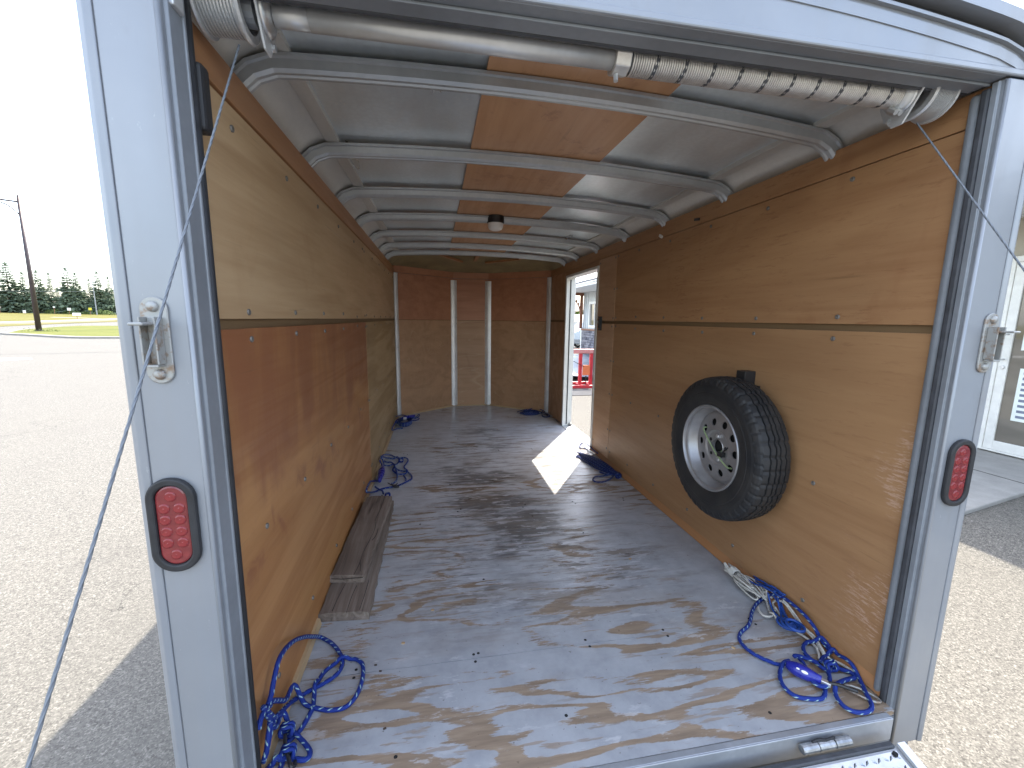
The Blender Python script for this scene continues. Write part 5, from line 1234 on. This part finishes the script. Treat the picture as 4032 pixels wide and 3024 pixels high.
for i, (x, y) in enumerate(((-36.5, 45.2), (-36.0, 45.6), (-37.6, 45.3), (-35.2, 44.8))):
    o = tag(shrub_mesh(60, .5, .35, 20 + i).build('weed_tuft', 'leaf'), 'low weed tuft round the foot of the street lamp', 'weed', 'weed tufts round the street lamp', None); o.location = (x, y, GZ + .13)

# ================================================================== BUILDING ON THE RIGHT
FX = 6.90; PZ = -.452
bd = thing('shop_building', 'low building with grey siding stone base and porch roof right of trailer', 'building', (9.5, 9, GZ), world=True)
YE = 19.6
wl = B().box((FX, 3.50, .80), (FX + .15, 17.30, 2.75)).box((FX, 18.75, .80), (FX + .15, YE, 2.75)).box((FX, 17.30, 2.12), (FX + .15, 18.75, 2.75)).box((FX, -5, -.5), (FX + .15, 2.25, 2.75)).box((FX, YE - .15, -.5), (15, YE, 2.75)).build('wall', 'siding', bd)
for i in range(56):
    y = YE - .12 - i * .28
    if y < 3.6: break
    if 17.2 < y < 18.85: continue
    B().box((FX - .022, y - .02, .80), (FX - .0005, y + .02, 2.58)).build('siding_rib', 'siding', wl)
B().box((FX, 2.25, 2.125), (FX + .13, 3.50, 2.75)).build('transom_panel', 'beige', bd)
# stone base
st = B().box((FX + .01, 3.50, GZ), (FX + .14, YE, .745)).build('stone_base', 'mortar', bd)
sm_ = None; rnd = random.Random(11)
sb_ = B()
for row in range(11):
    y = YE; z = GZ + .02 + row * .12
    while y > 14.5:
        w = rnd.uniform(.16, .42); d_ = rnd.uniform(.02, .06)
        o = B().box((FX - d_, y - w + .008, z), (FX + .0095, y - .008, z + .108)).build('stone', 'stone', st, bevel=.008, seg=1); y -= w
far_ = B()
for row in range(11):
    y = 14.4; z = GZ + .02 + row * .12
    while y > 3.95:
        w = rnd.uniform(.16, .42); d_ = rnd.uniform(.02, .06); far_.box((FX - d_, y - w + .008, z), (FX + .0095, y - .008, z + .108)); y -= w
tag(far_.build('stone_facing', 'stone', st), kind='stuff')
B().box((FX - .09, 3.5, .748), (FX + .14, YE + .05, .82)).build('stone_cap', 'timber', bd)
B().box((FX - .07, YE + .001, GZ), (FX + .06, YE + .10, .746)).build('corner_board', 'white_trim', bd)
# window
wf = B()
for a, c in (((17.30, .88), (17.42, 2.12)), ((18.63, .88), (18.75, 2.12)), ((17.42, .88), (18.63, 1.0)), ((17.42, 2.0), (18.63, 2.12))): wf.box((FX - .04, a[0], a[1]), (FX + .1, c[0], c[1]))
wfo = wf.build('window', 'white_trim', bd, bevel=.006); B().box((FX + .03, 17.42, 1.0), (FX + .05, 18.63, 2.0)).build('pane', 'glass', wfo); B().box((FX - .02, 18.0, 1.0), (FX + .025, 18.05, 2.0)).build('mullion', 'white_trim', wfo)
B().box((FX - .0, 17.30, .8), (FX + .15, 18.75, .878)).build('sill_panel', 'siding', bd)
# timber post, beam, knee brace at the end
B().box((FX - .17, YE - .03, .825), (FX - .03, YE + .10, 2.45)).build('timber_post', 'timber', bd, bevel=.01)
B().box((5.40, YE - .02, 2.45), (FX + .1, YE + .10, 2.60)).build('timber_beam', 'timber', bd, bevel=.01)
b = B(); pr = []
for k in range(9): a = R(90 * k / 8); pr.append((FX - .17 - .95 * (1 - math.cos(a)), 1.55 + .90 * math.sin(a)))
pr2 = [(p[0] - .02 + .13 * (k / 8) , p[1] + .13 * (1 - k / 8) * 0 + .12) for k, p in enumerate(pr)]
for k in range(8):
    q = [pr[k], pr[k + 1], (pr[k+1][0] + .10, min(pr[k+1][1] + .10, 2.449)), (pr[k][0] + .0 if k else pr[k][0], min(pr[k][1] + .14, 2.449))]
    b.prism(q, lambda p, z, t: (p, t, z), YE, YE + .07)
b.build('knee_brace', 'timber', bd)
# roof and fascia
B().box((5.32, -5, 2.57), (5.36, YE + .6, 2.745)).build('fascia', 'white_trim', bd, bevel=.005)
B().box((5.361, -5, 2.60), (FX - .023, YE + .6, 2.615)).build('soffit', 'white_trim', bd)
B().box((5.27, -5, 2.66), (5.318, YE + .6, 2.74)).build('rain_gutter', 'white_trim', bd, bevel=.01)
rl = B().prism([(5.25, 2.750), (11, 3.55), (16.5, 2.75), (16.4, 2.70), (11, 3.47), (5.26, 2.72)], lambda p, q, t: (p, t, q), -5, YE + .7).build('roof', 'roof_metal', bd)
slope = math.atan2(.80, 5.75)
for i in range(62):
    y = YE + .6 - i * .40
    B().obox((8.12, y, 3.158), (5.75, .03, .04), Matrix.Rotation(-slope, 3, 'Y')).build('roof_seam', 'roof_metal', rl)
# sign board standing on the porch edge above the door
sbd = B().box((5.40, 1.2, 2.78), (5.44, 3.0, 3.06)).build('sign_board', 'roof_metal', bd, bevel=.004)
B().box((5.385, 1.2, 2.905), (5.399, 3.0, 2.918)).box((5.385, 1.2, 2.86), (5.399, 3.0, 2.872)).box((5.385, 1.2, 2.765), (5.399, 3.0, 2.785)).build('sign_bar', 'white_trim', sbd)
# glass door
df = B()
D0, D1, Z0, Z1 = 2.33, 3.42, PZ + .02, 2.12
for a, c in (((D1 - .07, Z0), (D1, Z1)), ((D0, Z0), (D0 + .07, Z1)), ((D0 + .07, Z1 - .07), (D1 - .07, Z1)), ((D0 + .07, Z0), (D1 - .07, Z0 + .025))): df.box((FX - .06, a[0], a[1]), (FX + .10, c[0], c[1]))
dfo = df.build('door_casing', 'white_frame', bd, bevel=.004)
dl_ = B()
e0, e1, f0, f1 = D0 + .072, D1 - .072, Z0 + .027, Z1 - .072
for a, c in (((e1 - .10, f0), (e1, f1)), ((e0, f0), (e0 + .10, f1)), ((e0 + .10, f1 - .10), (e1 - .10, f1)), ((e0 + .10, f0), (e1 - .10, f0 + .12))): dl_.box((FX - .05, a[0], a[1]), (FX - .005, c[0], c[1]))
dlo = dl_.build('glass_door', 'white_frame', bd, bevel=.004)
B().box((FX - .032, e0 + .10, f0 + .12), (FX - .022, e1 - .10, f1 - .10)).build('pane', 'glass', dlo)
def pull(x, y): B().tube(spline([(FX - .05, y, 1.13), (x, y, 1.13), (x - .01, y, 1.12), (x - .012, y, .98), (x - .01, y, .81), (x, y, .80), (FX - .05, y, .80)], 5), .011, 8).build('pull_handle', 'chrome', dlo, smooth=True)
pull(FX - .12, e1 - .05)
B().tube([(FX - .01, e1 - .09, 1.12), (FX + .07, e1 - .10, 1.12), (FX + .075, e1 - .10, .96), (FX + .07, e1 - .10, .80), (FX - .01, e1 - .09, .80)], .011, 8).build('pull_handle', 'chrome', dlo, smooth=True)
B().cyl((FX - .05, e1 - .05, .70), (FX - .066, e1 - .05, .70), .024, 14).build('lock', 'chrome', dlo)
def notice(name, y0, y1, z0, z1, lines, tilt=0.0):
    o = B().box((FX - .0365, y0, z0), (FX - .0335, y1, z1)).build(name, 'paper', dlo)
    for k in range(lines):
        z = z1 - (z1 - z0) * (k + .8) / (lines + .6); h = (z1 - z0) / lines * .22
        B().box((FX - .038, y1 - .03 - (y1 - y0) * rnd.uniform(.55, .8), z - h), (FX - .0368, y1 - .04, z + h)).build('print_line', 'ink', o)
notice('notice', 2.62, 3.13, .02, .70, 9); notice('notice', 2.70, 3.16, .93, 1.62, 4)
# asphalt in front of the pad is the same lot; a small wheel stop of shade comes from the porch

# things seen through the side door
rr = thing('red_rack', 'red painted steel rack with top rail coloured sunlit pink seen through the side door', 'rack', (3.3, 10, GZ), world=True)
B().box((2.2, 9.95, .335), (3.92, 10.07, .455)).build('top_rail', 'sunlit_red', rr, bevel=.02)  # sunlight on the rail is painted in as pale pink
for x in (2.45, 3.42, 3.73): B().box((x - .045, 9.97, GZ + .06), (x + .045, 10.05, .334)).build('upright', 'red_paint', rr, bevel=.008)
B().box((2.2, 9.66, GZ + .0), (3.90, 9.74, GZ + .08)).box((2.2, 10.35, GZ + .0), (3.90, 10.43, GZ + .08)).box((3.40, 9.741, GZ), (3.48, 10.349, GZ + .06)).box((3.70, 9.741, GZ), (3.78, 10.349, GZ + .06)).box((2.40, 9.741, GZ), (2.48, 10.349, GZ + .06)).build('base_rail', 'red_paint', rr, bevel=.008)
B().box((3.47, 9.93, -.26), (3.68, 9.965, .02)).build('orange_flag', 'orange', rr, bevel=.004)
B().bar((2.75, 9.93, .34), (3.5, 9.93, -.02), .03, .012).box((3.55, 9.92, -.50), (3.58, 9.928, -.27)).build('strap', 'black_plastic', rr)
tp_ = B().grid(18, 14, lambda u, v: (2.6 + 4.2 * u, 11.0 + 7.5 * v, GZ + .10 + .10 * abs(math.sin(9 * v + 2 * u)) + .05 * math.sin(13 * u + 5 * v)))
tag(tp_.build('tarpaulin', 'tarp', smooth=True, solid=.012), 'crumpled blue grey tarpaulin on the ground behind the red rack', 'tarpaulin')
# parked SUV
cr_ = thing('parked_car', 'silver blue car parked beyond the porch corner outside the side door', 'car', (10.3, 25.2, GZ), world=True)
prof = [(-2.35, .35), (-2.42, .55), (-2.40, .95), (-2.30, 1.05), (-1.95, 1.12), (-1.45, 1.66), (-1.1, 1.74), (.6, 1.72), (1.15, 1.20), (2.1, 1.05), (2.35, .85), (2.38, .45), (2.2, .32), (1.85, .32), (1.78, .55), (1.55, .70), (1.25, .70), (1.02, .55), (.95, .30), (-.95, .28), (-1.02, .55), (-1.25, .70), (-1.55, .70), (-1.78, .55), (-1.85, .32)]
B().prism(prof, lambda p, q, t: (10.3 + p, 25.2 + t, GZ + q), -.9, .9).build('body', 'car_paint', cr_, bevel=.05, seg=3)
for pr in ([(-1.85, 1.14), (-1.42, 1.60), (-.95, 1.64), (-.95, 1.12)], [(-.88, 1.12), (-.88, 1.64), (-.05, 1.64), (-.05, 1.12)], [(.02, 1.12), (.02, 1.64), (.55, 1.62), (1.0, 1.2), (.9, 1.12)]):
    B().prism(pr, lambda p, q, t: (10.3 + p, 25.2 + t, GZ + q), -.915, -.895).build('window', 'car_glass', cr_)
B().box((10.3 - 2.46, 24.25, GZ + .42), (10.3 - 1.86, 24.29, GZ + .62)).box((9.35, 24.27, GZ + .42), (11.2, 24.295, GZ + .52)).build('side_moulding', 'frame_grey', cr_, bevel=.01)
for x in (-1.4, 1.4):
    for y in (-.82, .82):
        w_ = B().lathe([(-.1, .20), (-.11, .30), (-.06, .335), (.06, .335), (.11, .30), (.1, .20)], lambda h, r, a, x=x, y=y: (10.3 + x + r * math.cos(a), 25.2 + y + h, GZ + .335 + r * math.sin(a)), 24).build('wheel', 'rubber', cr_)
        B().lathe([(-.09, .0), (-.095, .12), (-.1, .205), (.1, .205), (.09, .0)], lambda h, r, a, x=x, y=y: (10.3 + x + r * math.cos(a), 25.2 + y + h, GZ + .335 + r * math.sin(a)), 20).build('hub_cap', 'chrome', w_)
for x in (-.75, .12): B().box((10.3 + x, 24.27, GZ + .98), (10.3 + x + .16, 24.292, GZ + 1.02)).build('door_handle', 'frame_grey', cr_)
# far houses and trees through the door gap
def house(label, x, y, w, d, h, rh, wall, roof_):
    t = thing('house', label, 'house', (x, y, gh(math.hypot(x, y))))
    B().box((-w/2, -d/2, -.3), (w/2, d/2, h)).build('wall', wall, t)
    B().prism([(-d/2 - .4, h), (d/2 + .4, h), (0, h + rh)], lambda p, q, t_: (t_, p, q), -w/2 - .4, w/2 + .4).build('roof', roof_, t)
    for k in (-.25, .25): B().box((w * k - .7, -d/2 - .03, 1.0), (w * k + .7, -d/2 + .02, 2.2)).build('window', 'glass', t)
house('tan house with a broad roof far behind the bright trees', 49, 142, 26, 12, 3.6, 3.0, 'tan_wall', 'tan_wall'); house('white low house with a grey roof before the bright trees', 25.5, 74, 13, 7, 1.5, 1.3, 'white_trim', 'frame_grey')
for i, (x, y, s) in enumerate(((34, 100, 1.7), (37, 102, 2.1), (40.5, 104, 1.9), (31.5, 99, 1.5))):
    o = dup(sh); o.location = (x, y, gh(math.hypot(x, y)) - .1); o.scale = (s * 1.5, s * 1.5, s * 1.5); o['label'] = 'bright green bushy tree beyond the parked car'; o['group'] = 'bright trees beyond the parked car'; o['category'] = 'tree'; o.name = 'bushy_tree'
